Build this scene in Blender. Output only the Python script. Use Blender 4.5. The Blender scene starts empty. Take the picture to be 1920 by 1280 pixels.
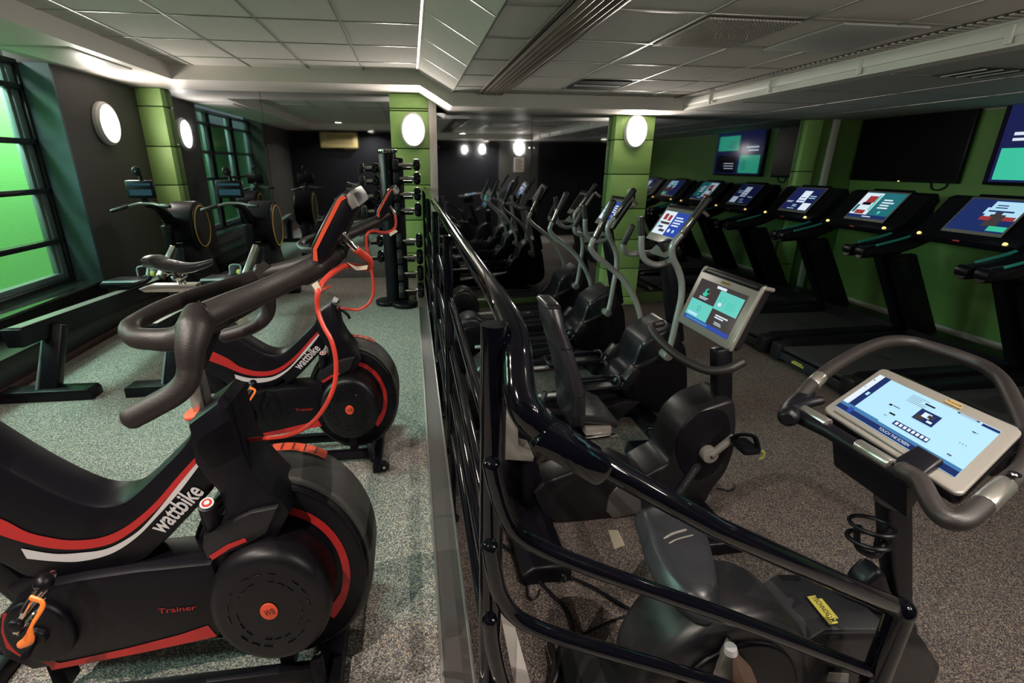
import bpy, bmesh, math, random
from mathutils import Vector, Matrix
V=Vector; PI=math.pi
random.seed(4)
sc=bpy.context.scene
COL=sc.collection
# ---------------------------------------------------------------- camera geometry (x right, y into the room, z up)
FPX=927.084; CXP=898.94; CYP=640.0; H=1.4
RT=V((0.99132459,-0.13135843,0.00453062)); DN=V((-0.04002064,-0.33449877,-0.94154603)); FW=V((0.1251955,0.93319641,-0.3368539))
CAM=V((0,0,H))
def P(u,v,x=None,y=None,z=None):
    """point of the room seen at (u,v) of the photo, on the plane x=, y= or z="""
    d=RT*((u-CXP)/FPX)+DN*((v-CYP)/FPX)+FW
    t=(z-H)/d.z if z is not None else (y/d.y if y is not None else x/d.x)
    return CAM+d*t
def PL(pts,**k): return [P(u,v,**k) for u,v in pts]
# ---------------------------------------------------------------- materials
MATS={}
def mat(name,col,rough=.5,metal=0.,emit=None,es=0.,bump=0.,bscale=60.,var=0.,vscale=4.,coat=0.,spec=.5):
    m=bpy.data.materials.new(name); m.use_nodes=True; nt=m.node_tree; b=nt.nodes['Principled BSDF']
    b.inputs['Base Color'].default_value=(*col,1); b.inputs['Roughness'].default_value=rough; b.inputs['Metallic'].default_value=metal
    b.inputs['Specular IOR Level'].default_value=spec
    if coat: b.inputs['Coat Weight'].default_value=coat; b.inputs['Coat Roughness'].default_value=.05
    if emit: b.inputs['Emission Color'].default_value=(*emit,1); b.inputs['Emission Strength'].default_value=es
    tc=nt.nodes.new('ShaderNodeTexCoord')
    n=nt.nodes.new('ShaderNodeTexNoise'); n.inputs['Scale'].default_value=vscale; n.inputs['Detail'].default_value=6
    nt.links.new(tc.outputs['Object'],n.inputs['Vector'])
    mr=nt.nodes.new('ShaderNodeMapRange'); mr.inputs['To Min'].default_value=max(0,rough-.05); mr.inputs['To Max'].default_value=min(1,rough+.05)
    nt.links.new(n.outputs['Fac'],mr.inputs['Value']); nt.links.new(mr.outputs['Result'],b.inputs['Roughness'])
    if var:
        mx=nt.nodes.new('ShaderNodeMix'); mx.data_type='RGBA'
        mx.inputs['A'].default_value=(*[c*(1-var) for c in col],1); mx.inputs['B'].default_value=(*[min(1,c*(1+var)) for c in col],1)
        nt.links.new(n.outputs['Fac'],mx.inputs['Factor']); nt.links.new(mx.outputs['Result'],b.inputs['Base Color'])
    if bump:
        n2=nt.nodes.new('ShaderNodeTexNoise'); n2.inputs['Scale'].default_value=bscale; n2.inputs['Detail'].default_value=3
        nt.links.new(tc.outputs['Object'],n2.inputs['Vector'])
        bp=nt.nodes.new('ShaderNodeBump'); bp.inputs['Strength'].default_value=bump; bp.inputs['Distance'].default_value=.01
        nt.links.new(n2.outputs['Fac'],bp.inputs['Height']); nt.links.new(bp.outputs['Normal'],b.inputs['Normal'])
    MATS[name]=m; return m
def emat(name,col,s=1.):
    m=bpy.data.materials.new(name); m.use_nodes=True; b=m.node_tree.nodes['Principled BSDF']
    b.inputs['Base Color'].default_value=(*[c*.06 for c in col],1); b.inputs['Roughness'].default_value=.12; b.inputs['Specular IOR Level'].default_value=.07
    b.inputs['Emission Color'].default_value=(*col,1); b.inputs['Emission Strength'].default_value=s*(.42 if name.startswith('s_') else 1)
    MATS[name]=m; return m
# ---------------------------------------------------------------- mesh builder
class MB:
    def __init__(s,m='black_plastic'): s.v=[];s.f=[];s.mi=[];s.mats=[];s.use(m)
    def use(s,m):
        if m not in s.mats: s.mats.append(m)
        s.cur=s.mats.index(m); return s
    def add(s,vs,fs):
        o=len(s.v); s.v+=[V(p) for p in vs]; s.f+=[[i+o for i in f] for f in fs]; s.mi+=[s.cur]*len(fs); return s
    def addbm(s,bm):
        bm.verts.ensure_lookup_table(); bm.verts.index_update()
        s.add([v.co.copy() for v in bm.verts],[[v.index for v in f.verts] for f in bm.faces]); bm.free(); return s
    def prism(s,poly,off,bev=0,seg=2,all_edges=False):
        poly=[V(p) for p in poly]; off=V(off); n=len(poly)
        bm=bmesh.new(); a=[bm.verts.new(p) for p in poly]; b=[bm.verts.new(p+off) for p in poly]
        bm.faces.new(a); bm.faces.new(b[::-1])
        for i in range(n): bm.faces.new([a[i],b[i],b[(i+1)%n],a[(i+1)%n]][::-1])
        bmesh.ops.recalc_face_normals(bm,faces=bm.faces[:])
        if bev:
            A=set(a);B=set(b)
            ed=[e for e in bm.edges if all_edges or (e.verts[0] in A and e.verts[1] in A) or (e.verts[0] in B and e.verts[1] in B)]
            bmesh.ops.bevel(bm,geom=ed,offset=bev,segments=seg,profile=.5,affect='EDGES',clamp_overlap=True)
        return s.addbm(bm)
    def box(s,x0,x1,y0,y1,z0,z1,bev=0):
        return s.prism([(x0,y0,z0),(x1,y0,z0),(x1,y1,z0),(x0,y1,z0)],(0,0,z1-z0),bev,2,True)
    def bar(s,p0,p1,w,h,up=(0,0,1),bev=0):
        p0=V(p0);p1=V(p1);d=(p1-p0).normalized();sd=d.cross(V(up)).normalized();u=sd.cross(d)
        return s.prism([p0+sd*w/2+u*h/2,p0-sd*w/2+u*h/2,p0-sd*w/2-u*h/2,p0+sd*w/2-u*h/2],p1-p0,bev,2,True)
    def ell(s,c,a,b,off,bev=0,n=48,seg=3):
        c=V(c);a=V(a);b=V(b)
        return s.prism([c+a*math.cos(2*PI*i/n)+b*math.sin(2*PI*i/n) for i in range(n)],off,bev,seg)
    def ey(s,cx,cz,rx,rz,y0,y1,bev=0,n=48,seg=3): return s.ell((cx,y0,cz),(rx,0,0),(0,0,rz),(0,y1-y0,0),bev,n,seg)
    def cyl(s,p0,p1,r,r1=None,n=20,bev=0):
        p0=V(p0);p1=V(p1);d=(p1-p0).normalized();q=d.orthogonal().normalized();w=d.cross(q)
        if r1 is None: return s.ell(p0,q*r,w*r,p1-p0,bev,n,2)
        vs=[p0+(q*math.cos(2*PI*i/n)+w*math.sin(2*PI*i/n))*r for i in range(n)]+[p1+(q*math.cos(2*PI*i/n)+w*math.sin(2*PI*i/n))*r1 for i in range(n)]
        return s.add(vs,[[i,(i+1)%n,n+(i+1)%n,n+i] for i in range(n)]+[list(range(n))[::-1],list(range(n,2*n))])
    def ring(s,c,a,b,t,n=48,k=8,frac=(0,1)):
        c=V(c);a=V(a);b=V(b)
        full=frac==(0,1); m=n if full else n+1
        pts=[c+a*math.cos(2*PI*(frac[0]+(frac[1]-frac[0])*i/n))+b*math.sin(2*PI*(frac[0]+(frac[1]-frac[0])*i/n)) for i in range(m)]
        return s.tube(pts,t,k,smooth=False,closed=full)
    def tube(s,pts,r,n=14,smooth=True,closed=False,sub=6,flat=None,cap=True):
        pts=[V(p) for p in pts]; rs=list(r) if isinstance(r,(list,tuple)) else [r]*len(pts)
        if smooth and len(pts)>2:
            q=[];qr=[];m=len(pts)
            for i in range(m if closed else m-1):
                p1=pts[i];p2=pts[(i+1)%m]
                p0=pts[i-1] if (i>0 or closed) else p1*2-p2
                p3=pts[(i+2)%m] if (i+2<m or closed) else p2*2-p1
                for j in range(sub):
                    t=j/sub;t2=t*t;t3=t2*t
                    q.append(.5*((2*p1)+(p2-p0)*t+(2*p0-5*p1+4*p2-p3)*t2+(3*p1-p0-3*p2+p3)*t3)); qr.append(rs[i]*(1-t)+rs[(i+1)%m]*t)
            if not closed: q.append(pts[-1]);qr.append(rs[-1])
            pts,rs=q,qr
        m=len(pts); T=[]
        for i in range(m):
            a=pts[i-1] if (i>0 or closed) else pts[0]; b=pts[(i+1)%m] if (i<m-1 or closed) else pts[-1]
            T.append((b-a).normalized() if (b-a).length>1e-9 else V((0,0,1)))
        u=T[0].orthogonal().normalized() if flat is None else (V(flat[0])-T[0]*V(flat[0]).dot(T[0])).normalized()
        fs=[];vs=[]
        ringsP=[]
        if cap and not closed:
            ringsP=[(pts[0]-T[0]*rs[0]*.55,T[0],rs[0]*.55),(pts[0]-T[0]*rs[0]*.3,T[0],rs[0]*.87)]
        body=list(zip(pts,T,rs))
        ringsP+=body
        if cap and not closed: ringsP+=[(pts[-1]+T[-1]*rs[-1]*.3,T[-1],rs[-1]*.87),(pts[-1]+T[-1]*rs[-1]*.55,T[-1],rs[-1]*.55)]
        for (p,t,rr) in ringsP:
            u=(u-t*u.dot(t)).normalized(); w=t.cross(u)
            k2=flat[1] if flat else 1.
            for j in range(n):
                a=2*PI*j/n; vs.append(p+u*math.cos(a)*rr+w*math.sin(a)*rr*k2)
        M_=len(ringsP)
        for i in range(M_ if closed else M_-1):
            for j in range(n):
                a=i*n+j;b=i*n+(j+1)%n;c=((i+1)%M_)*n+(j+1)%n;d=((i+1)%M_)*n+j; fs.append([a,b,c,d])
        if not closed: fs.append(list(range(n))[::-1]); fs.append(list(range((M_-1)*n,M_*n)))
        return s.add(vs,fs)
    def sph(s,c,r,nu=24,nv=14,rot=None):
        c=V(c); r=V(r) if isinstance(r,(tuple,list,Vector)) else V((r,r,r)); vs=[];fs=[]
        for i in range(1,nv):
            for j in range(nu):
                a=PI*i/nv;b=2*PI*j/nu; p=V((r.x*math.sin(a)*math.cos(b),r.y*math.sin(a)*math.sin(b),r.z*math.cos(a)))
                if rot: p=rot@p
                vs.append(c+p)
        tp=V((0,0,r.z));bt=V((0,0,-r.z))
        if rot: tp=rot@tp;bt=rot@bt
        vs+= [c+tp,c+bt]; T=len(vs)-2
        for i in range(nv-2):
            for j in range(nu): fs.append([i*nu+j,(i+1)*nu+j,(i+1)*nu+(j+1)%nu,i*nu+(j+1)%nu])
        for j in range(nu): fs.append([T,j,(j+1)%nu]); fs.append([T+1,(nv-2)*nu+(j+1)%nu,(nv-2)*nu+j])
        return s.add(vs,fs)
    def loft(s,secs,close=True,caps=True):
        """secs: list of equal length point loops"""
        n=len(secs[0]); vs=[p for sec in secs for p in sec]; fs=[]
        for i in range(len(secs)-1):
            for j in range(n if close else n-1): fs.append([i*n+j,i*n+(j+1)%n,(i+1)*n+(j+1)%n,(i+1)*n+j])
        if caps and close: fs.append(list(range(n))[::-1]); fs.append(list(range((len(secs)-1)*n,len(secs)*n)))
        return s.add(vs,fs)
    def text(s,body,o,ux,uy,h,w=None,off=.001,thick=.0006,center=True,bold=0.):
        """lettering: o = centre (or left) of baseline box, ux reading direction, uy up the letters, h = letter height, w = total width"""
        cu=bpy.data.curves.new('t','FONT'); cu.body=body; cu.resolution_u=3; cu.offset=bold
        ob=bpy.data.objects.new('t',cu); COL.objects.link(ob)
        bpy.context.view_layer.update()
        me=bpy.data.meshes.new_from_object(ob.evaluated_get(bpy.context.evaluated_depsgraph_get()))
        xs=[v.co.x for v in me.vertices];ys=[v.co.y for v in me.vertices]
        bpy.data.objects.remove(ob); bpy.data.curves.remove(cu)
        if not xs: return s
        x0,x1,y0,y1=min(xs),max(xs),min(ys),max(ys)
        o=V(o);ux=V(ux).normalized();uy=V(uy).normalized();nn=ux.cross(uy).normalized()
        sy=h/.72; sx=(w/(x1-x0)) if w else sy; cx=(x0+x1)/2 if center else x0; cy=.36 if center else 0
        vs=[o+ux*(v.co.x-cx)*sx+uy*(v.co.y-cy)*sy+nn*off for v in me.vertices]
        s.add(vs,[list(p.vertices) for p in me.polygons]); bpy.data.meshes.remove(me); return s
    def build(s,name,parent=None,ang=35,label=None,base=None,recalc=True):
        """base: world point used as the object's origin"""
        if parent is not None: base=parent['_b']
        if base is None:
            xs=[p.x for p in s.v];ys=[p.y for p in s.v];zs=[p.z for p in s.v]; base=((min(xs)+max(xs))/2,(min(ys)+max(ys))/2,min(zs))
        b=V(base)
        me=bpy.data.meshes.new(name); me.from_pydata([p-b for p in s.v],[],s.f)
        for m in s.mats: me.materials.append(MATS[m])
        me.polygons.foreach_set('material_index',s.mi); me.polygons.foreach_set('use_smooth',[True]*len(s.f)); me.update()
        if recalc:
            bm=bmesh.new(); bm.from_mesh(me); bmesh.ops.recalc_face_normals(bm,faces=bm.faces[:]); bm.to_mesh(me); bm.free()
        me.set_sharp_from_angle(angle=math.radians(ang))
        o=bpy.data.objects.new(name,me); COL.objects.link(o)
        if parent is None: o.location=b
        else: o.parent=parent
        o['_b']=tuple(b)
        if label: o['label']=label
        return o
def smooth_loop(L,n=4):
    L=[V(p) for p in L]; out=[];m_=len(L)
    for i in range(m_):
        p0,p1,p2,p3=L[i-1],L[i],L[(i+1)%m_],L[(i+2)%m_]
        for j in range(n):
            t_=j/n; out.append(.5*((2*p1)+(p2-p0)*t_+(2*p0-5*p1+4*p2-p3)*t_**2+(3*p1-p0-3*p2+p3)*t_**3))
    return out
def thing(name,base,label,cat,group=None):
    o=bpy.data.objects.new(name,None); COL.objects.link(o); o.location=base; o['_b']=tuple(base); o.empty_display_size=.1
    o['label']=label; o['category']=cat
    if group: o['group']=group
    return o
def tag(o,label,cat,group=None):
    o['label']=label; o['category']=cat
    if group: o['group']=group
    return o
def struct(o): o['kind']='structure'; return o
def dup(root,loc,label=None,scale=None):
    r=root.copy(); COL.objects.link(r); r.location=loc
    if scale: r.scale=scale
    if label: r['label']=label
    for ch in list(root.children):
        c=ch.copy(); COL.objects.link(c); c.parent=r
        for g in list(ch.children):
            d=g.copy(); COL.objects.link(d); d.parent=c
    return r
def quad(a,b,c,d,u0,v0,u1,v1,off=0.):
    """sub rectangle of the quad a(ll) b(lr) c(ur) d(ul)"""
    a,b,c,d=map(V,(a,b,c,d)); n=(b-a).cross(d-a).normalized()
    f=lambda u,v:(a*(1-u)+b*u)*(1-v)+(d*(1-u)+c*u)*v+n*off
    return [f(u0,v0),f(u1,v0),f(u1,v1),f(u0,v1)]
def art(mb,q,items,off=.0012):
    """flat pictures of a display: items are (material,u0,v0,u1,v1) or ('T',material,text,u,v,h,w)"""
    k=0; a,b,c,d=map(V,q)
    for it in items:
        k+=1
        if it[0]=='T':
            _,m,tx,u,v,h,w=it; mb.use(m); o=quad(a,b,c,d,u,v,u,v,0)[0]
            mb.text(tx,o,b-a,d-a,h*(d-a).length,w*(b-a).length,off=off+k*.00012)
        elif it[0]=='O':
            _,m,u,v,ru,rv=it; mb.use(m)
            mb.add([quad(a,b,c,d,u+ru*math.cos(t*PI/8),v+rv*math.sin(t*PI/8),u,v,off+k*.00012)[0] for t in range(16)],[list(range(16))])
        else:
            m,u0,v0,u1,v1=it; mb.use(m); mb.add(quad(a,b,c,d,u0,v0,u1,v1,off+k*.00012),[[0,1,2,3]])
def lines(m,u0,v0,u1,v1,n,seed=1,fill=.5):
    r=random.Random(seed); out=[]; h=(v1-v0)/n
    for i in range(n): out.append((m,u0,v0+i*h,u0+(u1-u0)*(.6+.4*r.random()),v0+i*h+h*fill))
    return out
# ================================================================= materials
mat('green_paint',(.33,.55,.17),.5,var=.06,vscale=3,bump=.15,bscale=90)
mat('green_wall',(.105,.205,.048),.6,var=.10,vscale=2,bump=.2,bscale=120)
mat('groove',(.05,.09,.02),.8)
mat('charcoal_wall',(.055,.052,.05),.55,var=.08,bump=.1,bscale=80)
mat('navy_wall',(.006,.0065,.010),.8,spec=.2)
mat('ceiling_tile',(.60,.565,.53),.9,var=.04,vscale=30,bump=.3,bscale=300)
mat('ceiling_bar',(.42,.41,.39),.35,.5)
mat('white_paint',(.68,.63,.60),.45,bump=.05)
mat('trunk_white',(.55,.52,.49),.5)
mat('mirror_glass',(.40,.42,.44),.015,1.)
mat('teal_frame',(.13,.18,.185),.35,var=.05)
mat('dark_frame',(.012,.014,.015),.3)
mat('reveal_paint',(.06,.092,.125),.35,var=.05)
mat('ledge_black',(.010,.009,.010),.35)
mat('ledge_brown',(.035,.014,.011),.4)
mat('skirting',(.38,.34,.31),.5)
mat('metal_trim',(.55,.54,.53),.3,.9)
mat('trim_insert',(.055,.047,.048),.4,spec=.5)
mat('black_gloss',(.002,.002,.004),.07,coat=.15,spec=.4)
mat('grille_dark',(.03,.028,.026),.6)
mat('grille_bar',(.26,.21,.18),.35,.7)
mat('grille_bar_light',(.50,.47,.44),.4,.5)
mat('lamp_body',(.62,.62,.60),.4)
emat('lamp_glow',(1.,.92,.82),46.)
emat('spot_glow',(1.,.90,.75),25.)
mat('black_plastic',(.0045,.004,.006),.42,spec=.3)
mat('black_satin',(.0038,.0034,.0058),.38,spec=.22)
mat('black_matte',(.008,.008,.009),.7)
mat('dark_rubber',(.0145,.0108,.0112),.5,bump=.08,bscale=250)
mat('grey_plastic',(.017,.0172,.021),.36,spec=.4)
mat('charcoal_plastic',(.0095,.0088,.0108),.36,spec=.38)
mat('arm_grey',(.29,.29,.285),.33,.35)
mat('silver',(.52,.50,.47),.25,.9)
mat('silver_plastic',(.21,.195,.18),.35,.3)
mat('bezel',(.20,.185,.17),.35,.3)
mat('chrome',(.75,.73,.70),.1,1.)
mat('red',(.36,.014,.014),.45)
mat('orange_red',(.60,.065,.025),.45)
mat('orange',(.9,.20,.03),.35)
mat('white_ink',(.46,.44,.46),.5)
mat('rim_grey',(.030,.029,.028),.55)
mat('sleeve_grey',(.07,.066,.064),.4)
mat('teal_piping',(.02,.22,.19),.4)
mat('yellow',(.46,.40,.07),.5)
mat('yellow_ring',(.55,.36,.05),.4)
mat('paper',(.62,.55,.45),.7)
mat('red_cable',(.50,.04,.025),.38)
mat('seat_leather',(.016,.014,.018),.28,bump=.05,bscale=150)
mat('belt',(.012,.012,.013),.7)
mat('cream',(.50,.40,.18),.5)
mat('cream_dark',(.30,.21,.08),.5)
emat('s_navy',(.012,.016,.08),1.); emat('s_black',(.004,.003,.008),1.); emat('s_teal',(.05,.56,.36),1.); emat('s_teal_pale',(.14,.62,.55),1.)
emat('s_white',(.75,.85,.95),1.); emat('s_ice',(.42,.70,.86),1.12); emat('s_blue',(.03,.07,.40),1.); emat('s_grey',(.055,.045,.045),1.)
emat('s_red',(.35,.04,.04),1.); emat('s_mid',(.06,.20,.42),1.); emat('s_dteal',(.02,.16,.19),1.); emat('s_dark_blue',(.015,.03,.13),1.)
emat('s_pane',(.02,.055,.07),1.); emat('s_ember',(.02,.006,.004),1.)
emat('led_yellow',(.9,.55,.15),1.2)
# carpet : fleck of pale, brown and dark yarn
def carpet(name,a,b,c):
    m=bpy.data.materials.new(name); m.use_nodes=True; nt=m.node_tree; bs=nt.nodes['Principled BSDF']; bs.inputs['Roughness'].default_value=.9; bs.inputs['Specular IOR Level'].default_value=.15
    tc=nt.nodes.new('ShaderNodeTexCoord')
    v=nt.nodes.new('ShaderNodeTexVoronoi'); v.inputs['Scale'].default_value=270; nt.links.new(tc.outputs['Object'],v.inputs['Vector'])
    r=nt.nodes.new('ShaderNodeValToRGB'); r.color_ramp.interpolation='CONSTANT'
    e=r.color_ramp.elements; e[0].position=0; e[0].color=(*a,1); e[1].position=.34; e[1].color=(*b,1)
    x=e.new(.62); x.color=(*c,1); x=e.new(.80); x.color=(b[0]*.55,b[1]*.62,b[2]*.8,1); x=e.new(.93); x.color=(c[0]*1.35,c[1]*1.1,c[2]*.85,1)
    sx=nt.nodes.new('ShaderNodeSeparateColor'); nt.links.new(v.outputs['Color'],sx.inputs['Color']); nt.links.new(sx.outputs['Red'],r.inputs['Fac'])
    n=nt.nodes.new('ShaderNodeTexNoise'); n.inputs['Scale'].default_value=420; n.inputs['Detail'].default_value=2; nt.links.new(tc.outputs['Object'],n.inputs['Vector'])
    mr=nt.nodes.new('ShaderNodeMapRange'); mr.inputs['From Min'].default_value=.3; mr.inputs['From Max'].default_value=.7; mr.inputs['To Min'].default_value=.45; mr.inputs['To Max'].default_value=1.5; nt.links.new(n.outputs['Fac'],mr.inputs['Value'])
    mx=nt.nodes.new('ShaderNodeMix'); mx.data_type='RGBA'; mx.blend_type='MULTIPLY'; mx.inputs['Factor'].default_value=1
    nt.links.new(r.outputs['Color'],mx.inputs['A']); nt.links.new(mr.outputs['Result'],mx.inputs['B']); nt.links.new(mx.outputs['Result'],bs.inputs['Base Color'])
    bp=nt.nodes.new('ShaderNodeBump'); bp.inputs['Strength'].default_value=.5; bp.inputs['Distance'].default_value=.004; nt.links.new(n.outputs['Fac'],bp.inputs['Height']); nt.links.new(bp.outputs['Normal'],bs.inputs['Normal'])
    MATS[name]=m
carpet('carpet_left',(.09,.085,.08),(.24,.225,.205),(.38,.355,.325))
carpet('carpet_right',(.032,.026,.031),(.095,.078,.071),(.195,.162,.14))
# window glass: clear with a weak shine
m=bpy.data.materials.new('window_glass'); m.use_nodes=True; nt=m.node_tree; nt.nodes.remove(nt.nodes['Principled BSDF']); out=nt.nodes['Material Output']
tr=nt.nodes.new('ShaderNodeBsdfTransparent'); tr.inputs['Color'].default_value=(.86,.97,.90,1); gl=nt.nodes.new('ShaderNodeBsdfGlossy'); gl.inputs['Roughness'].default_value=.03
mx=nt.nodes.new('ShaderNodeMixShader'); lw=nt.nodes.new('ShaderNodeFresnel'); lw.inputs['IOR'].default_value=1.4
mx.inputs['Fac'].default_value=.07; nt.links.new(tr.outputs['BSDF'],mx.inputs[1]); nt.links.new(gl.outputs['BSDF'],mx.inputs[2]); nt.links.new(mx.outputs['Shader'],out.inputs['Surface']); MATS['window_glass']=m
# boards seen through the window: vivid green with fine horizontal ribs
m=mat('green_boards',(.12,.50,.10),.6); nt=m.node_tree; b=nt.nodes['Principled BSDF']; tc=nt.nodes.new('ShaderNodeTexCoord'); w=nt.nodes.new('ShaderNodeTexWave'); w.bands_direction='Z'; w.inputs['Scale'].default_value=14
nt.links.new(tc.outputs['Object'],w.inputs['Vector']); mxx=nt.nodes.new('ShaderNodeMix'); mxx.data_type='RGBA'; mxx.inputs['A'].default_value=(.19,.60,.17,1); mxx.inputs['B'].default_value=(.25,.70,.22,1)
nt.links.new(w.outputs['Fac'],mxx.inputs['Factor']); nt.links.new(mxx.outputs['Result'],b.inputs['Base Color'])
mat('concrete',(.30,.30,.28),.8,var=.1)

# ================================================================= room
YM=6.52; YP=6.384; XL=-2.92; XR=6.05; ZR=-.45; YB=-.5
ZL=2.17; ZS=1.98; CL=2.30; CR=2.11
struct(MB('carpet_left').box(XL,.03,YB,YM+.05,-.06,0).build('floor'))
mb=MB('carpet_right').box(.03,XR,.78,YM+.7,ZR-.06,ZR); struct(mb.build('floor'))
# landing at the top of the stairs and the three steps, all below the frame
mb=MB('carpet_left').box(.03,.34,YB,.78,ZR,0).box(.34,.62,YB,.78,ZR,-.15).box(.62,.9,YB,.78,ZR,-.30).box(.9,XR,YB,.78,ZR-.06,ZR); struct(mb.build('floor'))
# step edge: metal nosing with dark insert along the raised floor
mb=MB('metal_trim').box(.030,.040,.78,YP-.002,-.03,.006,.002).box(.120,.130,.78,YP-.002,-.03,.006,.002).use('trim_insert').box(.040,.120,.78,YP-.002,-.03,.002)
struct(mb.build('trim_1'))
struct(MB('white_paint').box(.03,.128,.78,YP-.002,ZR,-.031).build('trim_2'))
# walls
struct(MB('navy_wall').box(XL-.5,XR+.2,YM+.004,YM+.15,ZR-.05,2.6).build('wall_back'))
struct(MB('green_wall').box(XR,XR+.15,YB,YM,ZR-.05,2.6).build('wall_right'))
struct(MB('navy_wall').box(XL-.5,2.3,YB-.15,YB,ZR-.05,2.6).use('charcoal_wall').box(2.3,3.35,YB-.15,YB,ZR-.05,2.6).use('navy_wall').box(3.35,XR+.2,YB-.15,YB,ZR-.05,2.6).build('wall_rear'))
mb=MB('charcoal_wall').box(XL-.34,XL,5.06,YM,0,2.6).box(XL-.34,XL,YB,1.75,0,2.6).use('ledge_black').box(XL-.34,XL,1.75,5.06,0,.355)
struct(mb.build('wall_left'))
struct(MB('reveal_paint').box(XL-.34,XL-.001,5.03,5.06,.357,ZL).build('trim_3'))
mb=MB('ledge_black').box(XL,-2.60,YB,YM-.2,.055,.225,.006).use('ledge_brown').box(XL,-2.585,YB,YM-.2,0,.055,.004)
struct(mb.build('baseboard_left'))
mat('sill_gloss',(.06,.075,.07),.08,coat=.5)
struct(MB('sill_gloss').box(-3.20,XL+.02,1.75,5.06,.342,.362,.003).build('trim_4'))
# window: three bays of panes
def window(i,y0,y1):
    xf=-3.20; zz=[.375,.735,1.165,1.565,1.985,2.17]
    w=MB('dark_frame')
    for z in zz: w.box(xf-.03,xf+.05,y0,y1,z-.022,z+.022,.004)
    for y in (y0,y1): w.box(xf-.03,xf+.05,y-.03,y+.03,zz[0],2.17,.004)
    o=struct(w.build('window_%d'%i))
    f=MB('teal_frame')
    for k in range(5):
        a,b=zz[k]+.022,zz[k+1]-.022
        f.box(xf-.05,xf+.02,y0+.03,y0+.10,a,b,.004).box(xf-.05,xf+.02,y1-.10,y1-.03,a,b,.004)
        f.box(xf-.045,xf+.0,y0+.1,y0+.13,a,b,.002).box(xf-.045,xf+.0,y1-.13,y1-.10,a,b,.002)
    f.box(xf-.05,xf+.02,y0+.1,y1-.1,zz[0]+.022,zz[0]+.075,.004)
    f.build('window_sash',o)
    for k in range(5): MB('window_glass').box(xf-.03,xf-.024,y0+.12,y1-.12,zz[k]+.022,zz[k+1]-.022).build('pane',o)
for i,(a,b) in enumerate(((3.92,5.03),(2.82,3.92),(1.75,2.82))): window(i+1,a,b)
o=MB('green_boards').box(-4.15,-4.1,-1,12,-1.,2.12).build('boarded_fence'); tag(o,'bright green boarded wall outside, seen through the window panes','fence')
struct(MB('concrete').box(-6,-3.3,-1,12,-.3,-.2).build('ground'))
struct(MB('concrete').box(-6,-3.27,-1,12,2.75,2.85).build('trim_5'))
# pillars of painted blocks
def pillar(i,x0,x1,y0,y1,z0,z1,zs):
    m=MB('groove').box(x0+.012,x1-.012,y0+.012,y1,z0,z1).use('green_paint')
    e=[z0]+[z for z in zs if z0<z<z1]+[z1]
    for k in range(len(e)-1): m.box(x0,x1,y0,y1,e[k]+.006,e[k+1]-.006,.005)
    return struct(m.build('wall_pillar_%d'%i))
ZJ=(-.09,.33,.74,1.16,1.575,1.985)
pillar(1,-.208,.240,YP,YM,ZR,ZL,ZJ+(2.01,))
pillar(2,2.548,3.058,YP,YM,ZR,ZS,(-.33,.07,.46,.86,1.29,1.70))
pillar(3,XL-.0,-2.66,YP,YM,0,ZL,ZJ)
pillar(4,5.20,5.42,6.44,YM,ZR,ZS,(.07,.46,.90,1.33))
struct(MB('green_wall').box(5.42,XR,6.47,YM+.0,ZR,2.1).build('wall_corner'))
struct(MB('trunk_white').box(.241,.334,YP,YM,ZR,2.13,.003).build('trim_6'))
struct(MB('trunk_white').box(5.575,5.66,6.43,6.472,ZR,2.1,.003).build('trim_7'))
# skirtings
struct(MB('skirting').box(XR-.02,XR,.78,6.47,ZR,ZR+.12,.004).build('baseboard_right'))
struct(MB('groove').box(.334,2.548,YM-.02,YM+.003,ZR,ZR+.15,.004).box(3.058,5.2,YM-.02,YM+.003,ZR,ZR+.15,.004).build('baseboard_back'))
# mirrors
def mirror(x0,x1,z0,z1,label):
    t=thing('wall_mirror',((x0+x1)/2,YM,z0),label,'mirror','mirror panels on the back wall')
    MB('mirror_glass').box(x0+.002,x1-.002,YM-.006,YM+.002,z0,z1).build('mirror_sheet',t)
    c=MB('chrome')
    for xx in (x0+.03,x1-.03): c.cyl((xx,YM-.007,1.60),(xx,YM-.014,1.60),.010)
    c.build('fixing_screw',t)
mirror(-2.66,-1.66,0,ZL,'tall dark mirror panel beside the far left green pillar, reflecting the window')
mirror(-1.66,-.208,0,ZL,'dark mirror panel behind the dumbbell tower, reflecting the wall air unit')
mirror(.334,1.52,ZR+.15,ZS,'dark mirror panel right of the middle pillar, behind the black railing')
mirror(1.52,2.548,ZR+.15,ZS,'dark mirror panel behind the farthest cross trainers, left of the lit right pillar')
mirror(3.058,5.2,ZR+.15,ZS,'wide mirror panel reflecting the treadmills and the green television picture')
# ceilings
def grid(x0,x1,y0,y1,z,xs,ys,name):
    m=MB('ceiling_tile').box(x0,x1,y0,y1,z,z+.04); struct(m.build('ceiling'))
    g=MB('ceiling_bar')
    for x in xs: g.box(x-.008,x+.008,y0,y1,z-.005,z+.003,.002)
    for y in ys: g.box(x0,x1,y-.008,y+.008,z-.004,z+.003,.002)
    struct(g.build(name))
grid(-2.27,.115,0,5.75,CL,(-2.06,-1.525,-.97,-.43),[5.33-.7*k for k in range(8)],'trim_8')
xs=(1.02,1.5,2.05,2.6)
grid(.47,3.07,0,5.75,CR,xs,[5.30-.655*k for k in range(9)],'trim_9')
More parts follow.
